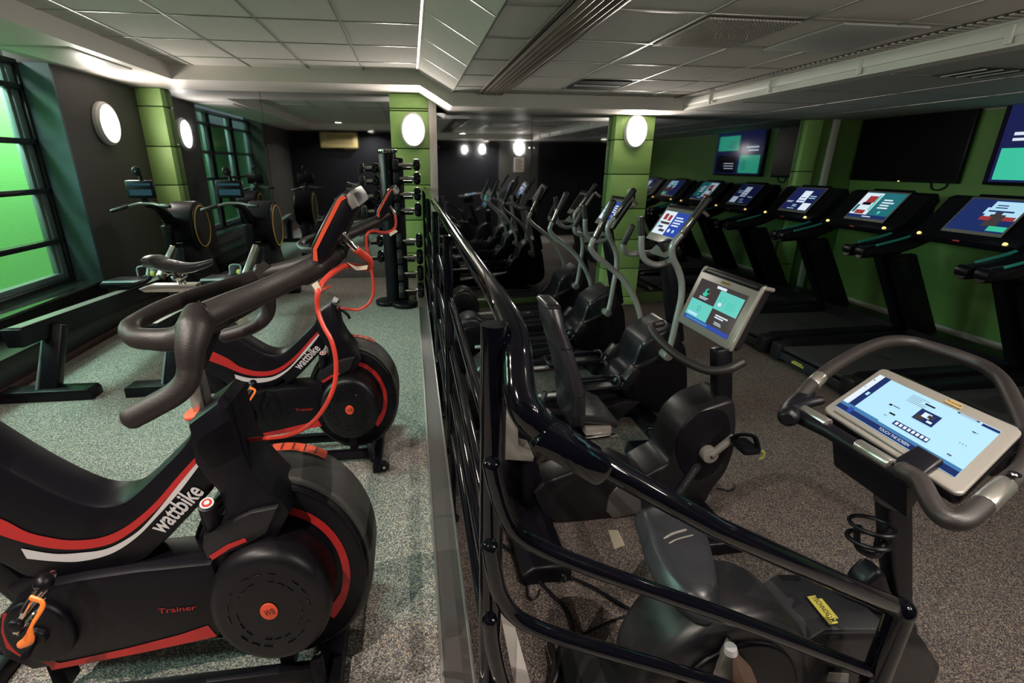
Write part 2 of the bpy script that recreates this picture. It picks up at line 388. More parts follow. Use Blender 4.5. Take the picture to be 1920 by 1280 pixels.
# sloping panel between the two ceilings
sl=MB('ceiling_tile').prism([(.115,0,CL),(.47,0,CR),(.50,0,CR+.04),(.13,0,CL+.04)],(0,5.75,0)); struct(sl.build('ceiling_slope'))
g=MB('ceiling_bar').box(.100,.124,0,5.75,CL-.008,CL+.002,.002).box(.462,.476,0,5.75,CR-.006,CR+.004,.002)
for k in range(8):
    y=5.62-.68*k
    g.prism([(.12,y-.008,CL-.004),(.12,y+.008,CL-.004),(.12,y+.008,CL+.002),(.12,y-.008,CL+.002)],(.35,0,CR-CL),0)
struct(g.build('trim_10'))
# bulkheads: stepped along the back, flat at the window side, beam with slots on the right
outl=[(XL,YM),(XL,0),(-2.27,0),(-2.27,5.75),(.135,5.75),(.135,YM)]
mb=MB('white_paint').prism([(x,y,ZL) for x,y in outl],(0,0,.5)); struct(mb.build('ceiling_bulkhead_left'))
mb=MB('white_paint').prism([(.135,5.75,ZL),(.47,5.75,ZS),(.47,5.75,2.6),(.135,5.75,2.6)],(0,YM-5.75,0)).prism([(.47,5.75,ZS),(3.07,5.75,ZS),(3.07,5.75,2.6),(.47,5.75,2.6)],(0,YM-5.75,0))
struct(mb.build('ceiling_bulkhead_back'))
mb=MB('white_paint').box(3.07,3.20,0,YM,ZS,2.6,.0).box(3.055,3.09,0,5.75,ZS+.045,ZS+.105,.004); 
for k in range(7): mb.box(3.045,3.06,5.2-.9*k,5.23-.9*k,ZS+.01,ZS+.10,.002)
struct(mb.build('ceiling_beam'))
mat('soffit_panel',(.44,.44,.44),.7)
mb=MB('soffit_panel').box(3.2,XR,0,YM,ZS,2.6); struct(mb.build('ceiling_right'))
g=MB('ceiling_bar')
for x in (4.1,5.0): g.box(x-.006,x+.006,0,YM,ZS-.003,ZS)
for k in range(8): g.box(3.2,5.0,5.7-.8*k,5.71-.8*k,ZS-.003,ZS)
struct(g.build('trim_11'))
# rounded cove where the right ceiling meets the mirror wall and the television wall
mat('cove',(.34,.37,.40),.5)
c=MB('cove'); r_=.22
c.prism([(XR,0,ZS+.04)]+[(XR-r_+r_*math.sin(t*PI/16),0,ZS+.04-r_*(1-math.cos(t*PI/16))*.25) for t in range(9)],(0,YM,0)); struct(c.build('trim_12'))
# rear bulkhead above the camera's back, seen in the mirrors
struct(MB('white_paint').box(XL,.3,YB,0,ZL,2.6).box(.3,3.2,YB,0,ZS,2.6).box(3.2,XR,YB,0,ZS,2.6).build('ceiling_bulkhead_rear'))
struct(MB('black_matte').box(XL-.6,XR+.2,YB-.15,YM+.15,2.6,2.65).build('roof'))

# ceiling fittings
t=thing('linear_diffuser',(.88,3,CR),'long brown slatted air diffuser in the ceiling, left of the grilles','air vent')
MB('grille_dark').box(.745,1.0,.6,5.75,CR-.006,CR+.003).build('backing',t)
MB('grille_bar').box(.735,.757,.6,5.75,CR-.018,CR-.004,.002).box(.985,1.005,.6,5.75,CR-.018,CR-.004,.002).build('frame',t)
for k in range(5): MB('grille_bar').prism([(.783+.041*k,.6,CR-.006),(.803+.041*k,.6,CR-.02),(.808+.041*k,.6,CR-.018),(.79+.041*k,.6,CR-.004)],(0,5.15,0)).build('slat',t)
t=thing('egg_crate_grille',(1.78,3.02,CR),'square mesh ceiling grille with torn pale strips hanging behind it','air vent')
g=MB('grille_dark').box(1.52,2.04,2.71,3.33,CR-.007,CR+.002); g.build('backing',t)
g=MB('grille_bar_light')
for k in range(27): g.box(1.525+.0193*k,1.528+.0193*k,2.71,3.33,CR-.016,CR-.006)
for k in range(27): g.box(1.525,2.035,2.715+.023*k,2.718+.023*k,CR-.016,CR-.006)
g.build('mesh',t)
g=MB('paper')
for (x,y,l) in ((1.70,2.93,.05),(1.75,2.97,.03),(1.79,2.95,.04),(1.84,2.98,.02),(1.88,2.92,.06)): g.prism([(x,y,CR-.017),(x+.012,y+.02,CR-.017),(x+.01,y+.03,CR-.017-l*.5),(x+.002,y+.01,CR-.017-l*.6)],(.002,.003,0))
g.build('torn_strip',t)
t=thing('ceiling_panel',(2.55,3.0,CR),'darker plain panel set in the ceiling, beside the mesh grille','panel')
MB('soffit_panel').box(2.28,2.80,2.72,3.35,CR-.012,CR,.004).build('panel_sheet',t)
t=thing('slot_grille',(3.0,3,CR),'long ribbed slot grille in the ceiling, beside the white beam','air vent')
MB('grille_dark').box(2.93,3.05,0.3,5.74,CR-.006,CR-.0005).build('backing',t)
g=MB('grille_bar_light')
for k in range(110): g.box(2.935,3.045,.32+.049*k,.345+.049*k,CR-.012,CR-.005)
g.build('rib',t)['kind']='stuff'
t=thing('ceiling_panel',(1.75,4.95,CR),'small dark blue louvred vent in the ceiling, near the lit right pillar','panel')
MB('navy_wall').box(1.54,2.0,4.72,5.20,CR-.01,CR).build('backing',t)
MB('soffit_panel').box(1.55,1.99,4.93,5.0,CR-.016,CR-.009).build('louvre',t)
p_=P(1800,137,z=ZS)
t=thing('soffit_vent',(p_.x,p_.y,ZS),'dark rectangular vent in the right soffit above the lit television side','air vent')
MB('grille_dark').box(p_.x-.10,p_.x+.30,p_.y-.20,p_.y+.10,ZS-.006,ZS).build('backing',t)
for k in range(3): MB('soffit_panel').box(p_.x-.04+.12*k,p_.x-.03+.12*k,p_.y-.19,p_.y+.09,ZS-.012,ZS-.005).build('louvre',t)
t=thing('access_hatch',(-2.6,4.9,ZL),'shallow white access panel in the soffit beside the window','panel')
MB('white_paint').box(-2.80,-2.36,4.35,5.2,ZL-.012,ZL+.001,.004).build('panel_sheet',t)

# round bulkhead lamps
def lamp(c,n,label,r=.148,rz=.195,warm=True):
    """c: centre on the wall, n: direction it faces ('y' towards camera, 'x' into the room, 'yy' from the rear wall)"""
    t=thing('bulkhead_lamp',c,label,'lamp','round bulkhead lamps')
    c=V(c); nn={'y':V((0,-1,0)),'x':V((1,0,0)),'yy':V((0,1,0))}[n]; a=V((r,0,0)) if n!='x' else V((0,.185,0)); b=V((0,0,rz))
    MB('lamp_body').ell(c,a,b,nn*.05,.012).ell(c+nn*.04,a*.97,b*.97,nn*.012,.006).build('housing',t)
    MB('lamp_body').ring(c+nn*.052,a*.88,b*.88,.014,64,8).build('rim',t)
    g=MB('lamp_glow')
    secs=[[c+nn*(.05+.025*math.cos(k*PI/2/6))+(a*math.cos(2*PI*i/48)+b*math.sin(2*PI*i/48))*.78*math.sin(max(k,.02)*PI/2/6) for i in range(48)] for k in range(7)]
    g.loft(secs).build('diffuser',t)
lamp((.057,YP,1.775),'y','round lit bulkhead lamp high on the middle green pillar')
lamp((2.80,YP,1.79),'y','round lit bulkhead lamp high on the right green pillar, above the soap dispenser')
lamp((XL,5.64,1.755),'x','round lit bulkhead lamp on the dark wall beside the window')
lamp((2.82,YB,1.80),'yy','largest of the lit round lamps on the rear wall, seen in the mirror')
lamp((1.86,YB,1.77),'yy','smaller round lit lamp on the rear wall, left of the largest one in the mirror',.078,.125)
lamp((1.40,YB,1.76),'yy','smallest round lit lamp on the rear wall, leftmost in the middle mirror',.055,.085)
t=thing('wall_notice',(2.83,YB,1.2),'framed printed notice below the rear wall lamp, seen in the mirror','notice')
MB('lamp_body').box(2.70,2.97,YB,YB+.02,1.22,1.58,.004).build('frame',t)
g=MB('paper').box(2.715,2.955,YB+.02,YB+.022,1.235,1.565); 
g.use('black_plastic')
for k in range(9): g.box(2.73,2.94-.03*(k%3),YB+.022,YB+.0235,1.26+.033*k,1.275+.033*k)
g.build('print',t)
t=thing('air_conditioner',(-1.7,YB,1.77),'cream wall air unit on the rear wall, seen in the left mirror','air conditioner')
MB('cream').box(-2.14,-1.26,YB,YB+.16,1.77,2.12,.015).build('casing',t)
MB('cream_dark').box(-1.98,-1.36,YB+.16,YB+.168,1.86,2.06,.003).build('grille',t)
g=MB('cream')
for k in range(9): g.box(-1.97,-1.37,YB+.168,YB+.174,1.868+.021*k,1.878+.021*k)
g.build('louvre',t)
# recessed spotlights: tile ceiling ones seen in the mirrors, soffit ones added for fill
def spot(x,y,z,label):
    t=thing('recessed_spotlight',(x,y,z-.01),label,'spotlight','ceiling spotlights')
    k=40; a=[2*PI*i/k for i in range(k)]; R=lambda r,h:[V((x+r*.9*math.cos(q),y+r*math.sin(q),h)) for q in a]
    MB('lamp_body').loft([R(.078,z),R(.078,z-.036),R(.086,z-.036),R(.086,z)],caps=False).build('baffle_ring',t)  # ring added to hide the light source from the mirrors
    MB('spot_glow').ell((x,y,z-.006),(.04,0,0),(0,.045,0),(0,0,-.003),0,24).build('bulb',t)
for (x,y,z,l) in ((-1.55,.7,CL,'small lit spotlight in the left ceiling, seen in the left mirror'),(1.25,.6,CR,'small lit spotlight in the right ceiling, seen in the middle mirror')): spot(x,y,z,l)
for (x,y,z,l) in ((-.9,-.10,ZL,'small added fill spotlight in the rear soffit behind the bikes, unseen'),(1.9,-.10,ZS,'small added fill spotlight in the rear soffit behind the stairs, unseen')): spot(x,y,z,l)  # unseen lamps added to brighten the sides that face the camera
spot(4.4,1.4,ZS,'small added fill spotlight in the right soffit above the nearest treadmill, unseen')  # extra unseen lamp, added for more light

# soap dispenser
c=P(1181,368,y=YP); t=thing('soap_dispenser',(c.x,YP,c.z-.1),'small white hand gel dispenser on the right green pillar','dispenser')
MB('lamp_body').box(c.x-.05,c.x+.05,YP-.085,YP,c.z-.12,c.z+.095,.018).build('casing',t)
MB('black_satin').box(c.x+.005,c.x+.035,YP-.09,YP-.08,c.z-.04,c.z+.06,.004).build('level_window',t)
MB('silver_plastic').box(c.x-.045,c.x+.045,YP-.10,YP-.04,c.z-.145,c.z-.12,.006).build('push_lever',t)

# televisions on the right wall
def tv(y0,y1,label):
    z0,z1=1.225,2.005; x=5.985
    t=thing('wall_television',(XR,(y0+y1)/2,z0),label,'television')
    MB('black_satin').box(x,x+.045,y0,y1,z0,z1,.006).build('casing',t)
    MB('black_matte').box(x+.045,XR,(y0+y1)/2-.25,(y0+y1)/2+.25,1.4,1.8).build('wall_bracket',t)
    q=((x-.001,y1-.012,z0+.03),(x-.001,y0+.012,z0+.03),(x-.001,y0+.012,z1-.012),(x-.001,y1-.012,z1-.012))
    return t,q
t,q=tv(5.00,6.42,'large switched off black television on the green wall, left of the lit one')
mat('tv_glass',(.003,.003,.004),.30,spec=.15)
MB('tv_glass').add(q,[[0,1,2,3]]).build('screen',t)
MB('led_yellow').box(5.98,5.984,5.68,5.70,1.226,1.236).build('standby_light',t)
g=MB('black_satin').tube([P(1745,343,x=6.03),P(1747,354,x=6.03),P(1760,356,x=6.03),P(1773,350,x=6.03),P(1776,343,x=6.03)],.008); g.build('dangling_cable',t)
t,q=tv(3.31,4.74,'large lit television with a navy and mint slide, at the right edge')
g=MB('s_navy').add(q,[[0,1,2,3]])
art(g,q,[('s_black',0,0,.03,1),('s_teal',.05,.03,.45,.44),('s_black',.52,.03,.95,.44),('s_white',.10,.60,.34,.64),('s_white',.10,.53,.30,.565),('s_teal',.5,.55,.95,.90)]+[(a,b,c,d,e) for a,b,c,d,e in lines('s_dteal',.30,.10,.42,.34,6,3,.3)]+lines('s_white',.56,.12,.8,.3,3,5,.3)+lines('s_dteal',.55,.62,.75,.8,5,6,.3))
g.build('screen',t,recalc=False)
# ================================================================= indoor bikes (side on, facing the railing)
def xz(pts,y): return [P(u,v,y=y) for u,v in pts]
def slab(mb,pts,y0,y1,bev=0.): 
    a=xz(pts,y0); return mb.prism(a,(0,y1-y0,0),bev)
def sm2(L,n=4):
    L=[V((u,v,0)) for u,v in L]; L=[L[0]*2-L[1]]+L+[L[-1]*2-L[-2]]; o=[]
    for i in range(1,len(L)-2):
        for j in range(n):
            t_=j/n; p0,p1,p2,p3=L[i-1],L[i],L[i+1],L[i+2]; p=.5*((2*p1)+(p2-p0)*t_+(2*p0-5*p1+4*p2-p3)*t_**2+(3*p1-p0-3*p2+p3)*t_**3); o.append((p.x,p.y))
    return o+[(L[-2].x,L[-2].y)]
def bike_low(t):
    # chain case
    m=MB('black_satin'); slab(m,[(395,1058),(250,1073),(150,1088),(75,1103),(25,1128),(-5,1160),(-15,1200),(5,1235),(60,1258),(110,1250),(240,1222),(410,1195),(430,1120)],1.03,1.15,.012); m.build('chain_case',t)
    # flywheel
    cx,cz=-.385,.345
    m=MB('rim_grey').ey(cx,cz,.238,.305,1.13,1.29,.012,72); m.use('black_satin').ey(cx,cz,.225,.29,1.115,1.135,.012,72); fw=m.build('flywheel',t)
    m=MB('black_plastic').ring((cx,1.118,cz),(.216,0,0),(0,0,.28),.006,72,8); m.build('rim_ring',fw)
    m=MB('red'); a0,a1=-.85,1.62
    o=[];i_=[]
    for k in range(33):
        a=a0+(a1-a0)*k/32; w=.020 if k>6 else .034-.014*k/6
        o.append(V((cx+.176*math.cos(a),1.112,cz+.228*math.sin(a)))); i_.append(V((cx+(.176-w)*math.cos(a),1.112,cz+(.228-w*1.25)*math.sin(a))))
    vs=o+i_; m.add(vs,[[k,k+1,33+k+1,33+k] for k in range(32)]); m.build('red_arc',fw,recalc=False)
    m=MB('black_plastic').ey(-.39,.352,.147,.178,.99,1.13,.03,64,4); cv=m.build('fan_cover',t)
    m=MB('black_gloss')
    for rr in (.098,.078):
        for k in range(20):
            if (k+int(rr*100))%4==0: continue
            m.ring((-.39,.9885,.354),(rr,0,0),(0,0,rr*1.2),.0016,4,6,(k/20+.005,(k+.75)/20))
    m.build('vent_slot',cv)
    m=MB('orange_red').ell((-.39,.989,.356),(.021,0,0),(0,0,.026),(0,-.003,0),.001,32); m.use('black_matte').text('WB',(-.388,.986,.356),(1,0,.25),(-.2,0,1),.020,.026,off=.0008); m.build('wheel_badge',cv)
    # frame
    m=MB('black_satin')
    S1=[(-120,800),(0,872),(60,905),(120,933),(165,948),(205,949),(240,936),(290,890),(350,826),(352,792),(405,756),(424,762),(410,880),(394,925),(352,972),(314,1012),(275,1048),(205,1080),(120,1092),(50,1085),(0,1060),(-120,1010)]
    S1=sm2(S1[:11])+S1[11:16]+sm2(S1[16:]); slab(m,S1,1.06,1.17,.014)
    slab(m,[(350,796),(405,755),(426,764),(450,850),(480,890),(525,935),(545,962),(520,1010),(470,1060),(398,1085),(374,1028),(380,1003),(405,985),(418,962),(408,925),(384,900),(362,870)],1.045,1.19,.014)
    m.bar((-.93,1.12,.28),(-1.19,1.12,.80),.07,.10,(0,1,0),.012).bar((-1.0,1.12,.40),(-.70,1.12,.52),.07,.12,(0,1,0),.012)
    fr=m.build('frame',t)
    m=MB('charcoal_plastic'); slab(m,[(388,1050),(380,1030),(382,1010),(420,985),(470,962),(520,952),(500,1000),(450,1030)],1.03,1.06,.006); m.build('lower_cover',t)
    yy=1.0575
    def sm(L,n=6):
        L=[V((u,v,0)) for u,v in L]; L=[L[0]*2-L[1]]+L+[L[-1]*2-L[-2]]; o=[]
        for i in range(1,len(L)-2):
            for j in range(n):
                t_=j/n; p0,p1,p2,p3=L[i-1],L[i],L[i+1],L[i+2]; p=.5*((2*p1)+(p2-p0)*t_+(2*p0-5*p1+4*p2-p3)*t_**2+(3*p1-p0-3*p2+p3)*t_**3); o.append((p.x,p.y))
        return o+[(L[-2].x,L[-2].y)]
    def decal(mt,up,lo,name,y=yy):
        up=sm(up);lo=sm(lo); m=MB(mt); a=xz(up,y);b=xz(lo,y); n=40
        def rs(p):
            L=[0]
            for i in range(1,len(p)): L.append(L[-1]+(p[i]-p[i-1]).length)
            out=[]
            for k in range(n+1):
                d=L[-1]*k/n; i=0
                while i<len(L)-2 and L[i+1]<d: i+=1
                f=(d-L[i])/(L[i+1]-L[i]); out.append(p[i].lerp(p[i+1],f))
            return out
        A=rs(a);B=rs(b); m.add(A+B,[[k,k+1,n+2+k,n+1+k] for k in range(n)]); return m.build(name,fr,recalc=False)
    decal('red',[(-110,935),(0,972),(50,997),(95,1008),(134,1013),(188,1008),(235,988),(286,947),(336,890),(370,853)],[(-110,975),(0,1003),(27,1012),(84,1026),(145,1030),(202,1021),(245,998),(292,957),(336,907),(375,860)],'red_stripe')
    decal('white_ink',[(39,1028),(101,1038),(151,1036),(202,1028),(252,1001),(286,968),(336,907),(373,863)],[(50,1047),(101,1052),(151,1052),(208,1038),(255,1008),(292,971),(336,922),(377,868)],'white_stripe')
    a=P(287,991,y=yy);b=P(366,911,y=yy); d=(b-a); up=V((-d.z,0,d.x))
    MB('white_ink').text('wattbike',a.lerp(b,.5)+up.normalized()*-.004,d,up,.043,d.length,off=.001,bold=.02).build('lettering',fr)
    y2=1.0285; a=P(297,1145,y=y2);b=P(368,1137,y=y2)
    MB('red').text('Trainer',a.lerp(b,.5),b-a,(.12,0,1),.017,(b-a).length,off=.001).build('lettering',t)
    m=MB('red'); m.add(xz([(390,1172),(407,1193),(269,1223),(97,1256),(91,1247),(75,1240),(68,1232),(90,1234),(112,1243),(235,1216),(336,1190)],y2),[list(range(11))])
    m.add(xz([(5,1148),(14,1150),(12,1180),(20,1208),(46,1226),(44,1235),(12,1215),(2,1185)],y2),[list(range(8))]); m.build('lower_red_stripe',t,recalc=False)
    m=MB('red'); y3=1.0283; m.add(xz([(392,1042),(425,1021),(459,1008),(463,1015),(430,1029),(398,1050)],y3),[list(range(6))]); m.build('red_dash',t,recalc=False)
    # resistance knob
    m=MB('black_satin').cyl(P(400,985,y=1.06),P(388,945,y=1.03),.020,None,24,.004); k=m.build('resistance_knob',t)
    c=P(388,944,y=1.03); n=(P(388,945,y=1.03)-P(400,985,y=1.06)).normalized(); q=n.orthogonal().normalized(); w=n.cross(q)
    MB('white_ink').ell(c+n*.001,q*.015,w*.015,n*.002,0,24).use('red').ell(c+n*.003,q*.011,w*.011,n*.001,0,24).use('white_ink').ell(c+n*.004,q*.006,w*.006,n*.001,0,24).build('knob_badge',k)
    # red ruler strip along the far edge of the wheel and lever
    m=MB('orange_red'); n=28; vs=[]
    for k in range(n+1):
        a=PI*(.72-.38*k/n)
        for yv,rr in ((1.25,1.015),(1.29,1.015)): vs.append(V((cx+.236*rr*math.cos(a),yv,cz+.303*rr*math.sin(a))))
    m.add(vs,[[2*k,2*k+1,2*k+3,2*k+2] for k in range(n)]); m.use('black_matte')
    for k in range(4,26,3):
        a=PI*(.72-.38*k/n); m.box(cx+.2405*math.cos(a)-.001,cx+.2405*math.cos(a)+.001,1.255,1.288,cz+.309*math.sin(a)-.001,cz+.3095*math.sin(a)+.001)
    m.build('ruler_strip',fw,recalc=False)
    MB('red').prism([P(466,862,y=1.2),P(480,838,y=1.2),P(487,838,y=1.2),P(497,858,y=1.2)],(0,.03,0),.004).build('brake_lever',t)
    # cranks and pedals
    c=P(75,1185,y=1.02)
    m=MB('black_satin').cyl((c.x,1.0,c.z),(c.x,1.19,c.z),.024,None,24,.004).ey(c.x,c.z,.075,.095,1.012,1.035,.01,40); m.build('chainring',t)
    pn=P(45,1235,y=.975); m=MB('black_satin').bar((c.x,1.0,c.z),pn,.014,.030,(0,1,0),.004); cr=m.build('crank_arm',t)
    pp=P(52,1140,y=.93)
    m=MB('black_satin').bar((c.x,1.2,c.z),(c.x*2-pn.x,1.2,c.z*2-pn.z),.014,.030,(0,1,0),.004); cr2=m.build('crank_arm',t)
    def pedal(c,sgn,parent,ax=(.50,0,.86),S=1.):
        ax=V(ax).normalized()*S; q=V((0,1,0))*S; up=ax.cross(q).normalized()*S
        pd=MB('chrome'); pd.tube([c-ax*.045+q*.02,c-ax*.05-q*.02,c-q*.04,c+ax*.045-q*.025,c+ax*.045+q*.025,c+q*.03],.006,8,closed=True); pd.cyl(c-q*.04,c+q*.04,.009,None,12)
        pd.use('black_satin').sph(c+ax*.05,(.015*S,.016*S,.015*S)).cyl(c-q*.05,c-q*.04,.014,None,16,.003)
        o=pd.build('pedal',parent)
        st=MB('orange'); up=up*sgn
        st.tube([c+ax*.048-q*.03,c+ax*.046+up*.022-q*.035,c+up*.020-q*.04,c-ax*.03+up*.024-q*.04,c-ax*.055+up*.014-q*.035],[.0035*S,.0030*S,.0022*S,.0065*S,.0045*S],8,flat=(q,1.5)); st.build('toe_strap',o)
    pedal(P(66,1130,y=.94),-1,t,S=1.25)
    pedal(V((c.x*2-pn.x+.0,1.25,c.z*2-pn.z)),1,t,(1,0,.2))
    # base rails and feet
    m=MB('black_satin')
    z=.045
    for y in (1.06,1.24): m.bar((-1.25,y,z),(-.30,y,z),.035,.05,(0,0,1),.006)
    m.bar((-.40,1.1,z),(-.40,1.1,.2),.05,.04,(1,0,0),.004).bar((-1.0,1.12,z),(-1.0,1.12,.22),.05,.04,(1,0,0),.004); m.build('base_rail',t)
    for x in (-.27,-1.22):
        m=MB('black_satin').bar((x,.93,.03),(x,1.42,.03),.045,.05,(0,0,1),.008)
        o=m.build('stabiliser_foot',t)
        m=MB('black_plastic')
        for y in (.955,1.395): m.cyl((x+.035,y-.012,.03),(x+.035,y+.012,.03),.028,None,24,.004).use('chrome').cyl((x+.035,y-.015,.03),(x+.035,y+.015,.03),.008,None,12).use('black_plastic')
        m.build('transport_wheel',o)
    m=MB('black_satin').bar((-.29,1.0,.03),(-.31,1.04,.12),.03,.03,(0,1,0),.004).use('chrome').cyl((-.29,.995,.05),(-.29,1.0,.05),.008); m.build('foot_bracket',t)
def hs(t,dx=0,dy=0,dz=0,cx=None):
    """bars, stem and screen"""
    o=V((dx,dy,dz))
    def Q(u,v,y): return P(u,v,y=y)+o
    R=.0235
    m=MB('dark_rubber')
    # near fore-aft bar, thick, then the shaped near grip
    m.tube([Q(596,497,1.10),Q(545,522,1.08),Q(490,548,1.06),Q(430,572,1.03),Q(385,592,1.0)],[.024,.024,.025,.026,.027],18)
    m.tube([Q(640,470,1.12),Q(610,487,1.11),Q(590,500,1.10)],[.018,.021,.024],16)
    # near drop bar
    m.tube([Q(366,585,.99),Q(365,615,.955),Q(358,650,.93),Q(356,690,.92),Q(350,715,.915),Q(328,738,.91),Q(290,760,.905),Q(246,783,.90)],[.022,.033,.027,.0215,.0225,.0225,.0225,.0225],20)
    # bullhorn running from the near grip towards the rider and back to the far side
    m.tube([Q(360,628,.955),Q(325,636,.96),Q(285,636,.965),Q(255,632,.985),Q(243,616,1.01),Q(262,600,1.06),Q(310,575,1.14),Q(370,553,1.24),Q(430,535,1.34),Q(480,520,1.40)],[.028,.024,.021,.021,.019,.018,.018,.019,.02,.022],18)
    # far fore-aft bar and drop
    m.tube([Q(618,478,1.36),Q(560,498,1.38),Q(500,512,1.40)],.021,16)
    m.tube([Q(490,505,1.40),Q(500,545,1.43),Q(503,580,1.44),Q(490,602,1.44),Q(460,618,1.44),Q(420,630,1.44)],[.022,.022,.020,.020,.020,.020],18)
    # cross bar under the pads
    m.tube([Q(372,612,.98),Q(405,600,1.10),Q(450,575,1.25),Q(495,545,1.40)],.020,14)
    hb=m.build('handlebar',t)
    m=MB('dark_rubber')
    m.loft([[Q(u,v,y) for u,v in ring] for y,ring in ((.985,[(345,612),(360,575),(373,562),(388,578),(398,612),(372,640)]),(1.03,[(352,606),(363,575),(374,566),(386,580),(394,606),(372,628)]))]); m.build('arm_pad',hb)
    m=MB('dark_rubber')
    m.loft([[Q(u,v,y) for u,v in ring] for y,ring in ((1.38,[(468,528),(482,500),(494,488),(504,496),(514,515),(490,535)]),(1.43,[(470,526),(482,502),(494,491),(503,498),(510,515),(490,532)]))]); m.build('arm_pad',hb)
    # stem post and collar
    m=MB('silver'); a=Q(384,772,1.12); b=Q(362,690,1.12); m.bar(a,b,.05,.030,(1,0,0),.006); m.build('stem_post',t)
    m=MB('black_satin'); m.bar(b,Q(395,610,1.15),.05,.04,(1,0,0),.008).bar(Q(395,612,1.15),Q(620,480,1.22),.06,.03,(0,0,1),.008); m.build('stem',t)
    m=MB('orange_red').ell(Q(382,770,1.115),(.040,0,.012),(0,.045,0),(-.002,0,.010),.004,32); m.build('collar',t)
    # screen
    # the screen is a slab across the bike; its side outline is seen from the near side
    poly=[(583,486),(582,462),(600,425),(628,372),(640,361),(656,357),(668,372),(674,386),(660,402),(640,440),(618,484),(602,497)]
    m=MB('black_satin').prism([Q(u,v,1.05) for u,v in poly],(0,.25,0),.010); sc_=m.build('screen_housing',t)
    s=[(587,488),(587,466),(604,430),(632,375),(643,366)];w=[(596,490),(594,468),(612,432),(640,377),(650,371)]
    m=MB('orange_red'); A=[Q(u,v,1.0485) for u,v in s];B=[Q(u,v,1.0485) for u,v in w]; m.add(A+B,[[k,k+1,6+k,5+k] for k in range(4)]); m.build('side_stripe',sc_,recalc=False)
    m=MB('silver_plastic').prism([Q(u,v,1.046) for u,v in ((648,366),(657,358),(667,373),(673,387),(660,394),(652,382))],(0,.20,0),.006); m.build('top_cap',sc_)
    a,b=Q(583,464,1.07),Q(628,374,1.07); m=MB('tv_glass').prism([a+V((-.004,0,.001)),b+V((-.004,0,.001)),b,a],(0,.21,0)); m.build('screen_glass',sc_)
    m=MB('black_satin').bar(Q(625,452,1.16),Q(608,492,1.16),.05,.05,(0,1,0),.01).sph(Q(620,476,1.16),.03); m.build('screen_mount',t)
    m=MB('chrome').cyl(Q(640,438,1.10),Q(668,468,1.10),.0085,None,16,.002); m.build('sensor_tube',t)
def saddle(t,dx=0,dy=0,dz=0,x=-1.02,z=.985,y=1.15):
    # racing saddle, long in x, with chrome slider under it
    c=V((x+dx,y+dy,z+dz)); secs=[]
    for k in range(15):
        f=k/14; X=-.12+.27*f; wid=.068*(1-f)**.8*(.55+.45*min(1,f*6+.3))+.014; top=.012*math.cos(f*5.2)+(.012 if f<.15 else 0); dn=.030*(1-f)**.5+.010
        secs.append([c+V((X,wid*math.cos(a),top+(.012*math.sin(a) if math.sin(a)>0 else dn*math.sin(a)))) for a in [2*PI*i/18 for i in range(18)]])
    m=MB('seat_leather').loft(secs); s=m.build('saddle',t)
    m=MB('silver_plastic')
    for k in range(4): m.tube([c+V((-.09+.013*k,-.045+.004*k,-.012)),c+V((-.075+.015*k,-.05+.005*k,.0)),c+V((-.045+.015*k,-.044+.006*k,-.012))],.0014,6)
    m.build('saddle_piping',s)
    m=MB('chrome')
    for yy in (-.02,.02): m.tube([c+V((-.07,yy,-.02)),c+V((-.04,yy,-.04)),c+V((.06,yy,-.035)),c+V((.11,yy*.5,-.012))],.004,8)
    m.cyl(c+V((.0,-.03,-.055)),c+V((.0,.03,-.055)),.020,None,16,.003).cyl(c+V((0,0,-.05)),c+V((0,0,-.10)),.018,None,16,.002)
    m.build('seat_clamp',t)
    m=MB('silver').prism([c+V((-.17,-.03,-.105)),c+V((-.12,-.03,-.09)),c+V((.07,-.03,-.09)),c+V((.07,-.03,-.125)),c+V((-.15,-.03,-.12))],(0,.06,0),.005).cyl(c+V((.02,-.04,-.14)),c+V((.02,.04,-.14)),.014,None,16,.003); m.build('seat_slider',t)
    m=MB('silver').bar(c+V((.02,0,-.12)),c+V((.07,0,-.36)),.05,.03,(1,0,0),.004); m.build('seat_post',t)
t=thing('indoor_bike',(-.62,1.15,0),'large black indoor bike with red and white swoosh, nearest at the lower left','exercise bike','indoor bikes with red and white swooshes')
bike_low(t); hs(t); saddle(t,x=-1.28)
# the second bike repeats the lower body; its bars sit differently
b2=thing('indoor_bike',(-.52,2.27,0),'black indoor bike with red swoosh standing behind the nearest one','exercise bike','indoor bikes with red and white swooshes')
lowkids=[c for c in t.children if c.name.split('.')[0] in ('chain_case','flywheel','fan_cover','frame','lower_cover','lettering','lower_red_stripe','red_dash','resistance_knob','brake_lever','chainring','crank_arm','pedal','base_rail','stabiliser_foot','foot_bracket')]
SX,SZ=.915,.90
A0=V((-.62,1.15,0))
for ch in lowkids:
    c=ch.copy(); COL.objects.link(c); c.parent=b2
    for g in ch.children: d=g.copy(); COL.objects.link(d); d.parent=c
    c.scale=(SX,1,SZ)
    # hub of the first bike (-.39,.352) goes to (-.322,.325) of the second
    c.location=V((-.322-b2.location.x+ (A0.x+.39)*SX,0,.325-.352*SZ))

upkids=[c for c in t.children if c.name.split('.')[0] in ('handlebar','stem_post','stem','collar','screen_housing','screen_mount','sensor_tube')]
for ch in upkids:
    c=ch.copy(); COL.objects.link(c); c.parent=b2
    for g in ch.children: d=g.copy(); COL.objects.link(d); d.parent=c
    c.scale=(.9,1,.9)
    c.location=V((-.082-b2.location.x+(A0.x+.135)*.9,.03,1.306-1.345*.9))
saddle(b2,x=-1.03,z=.985,y=2.32)
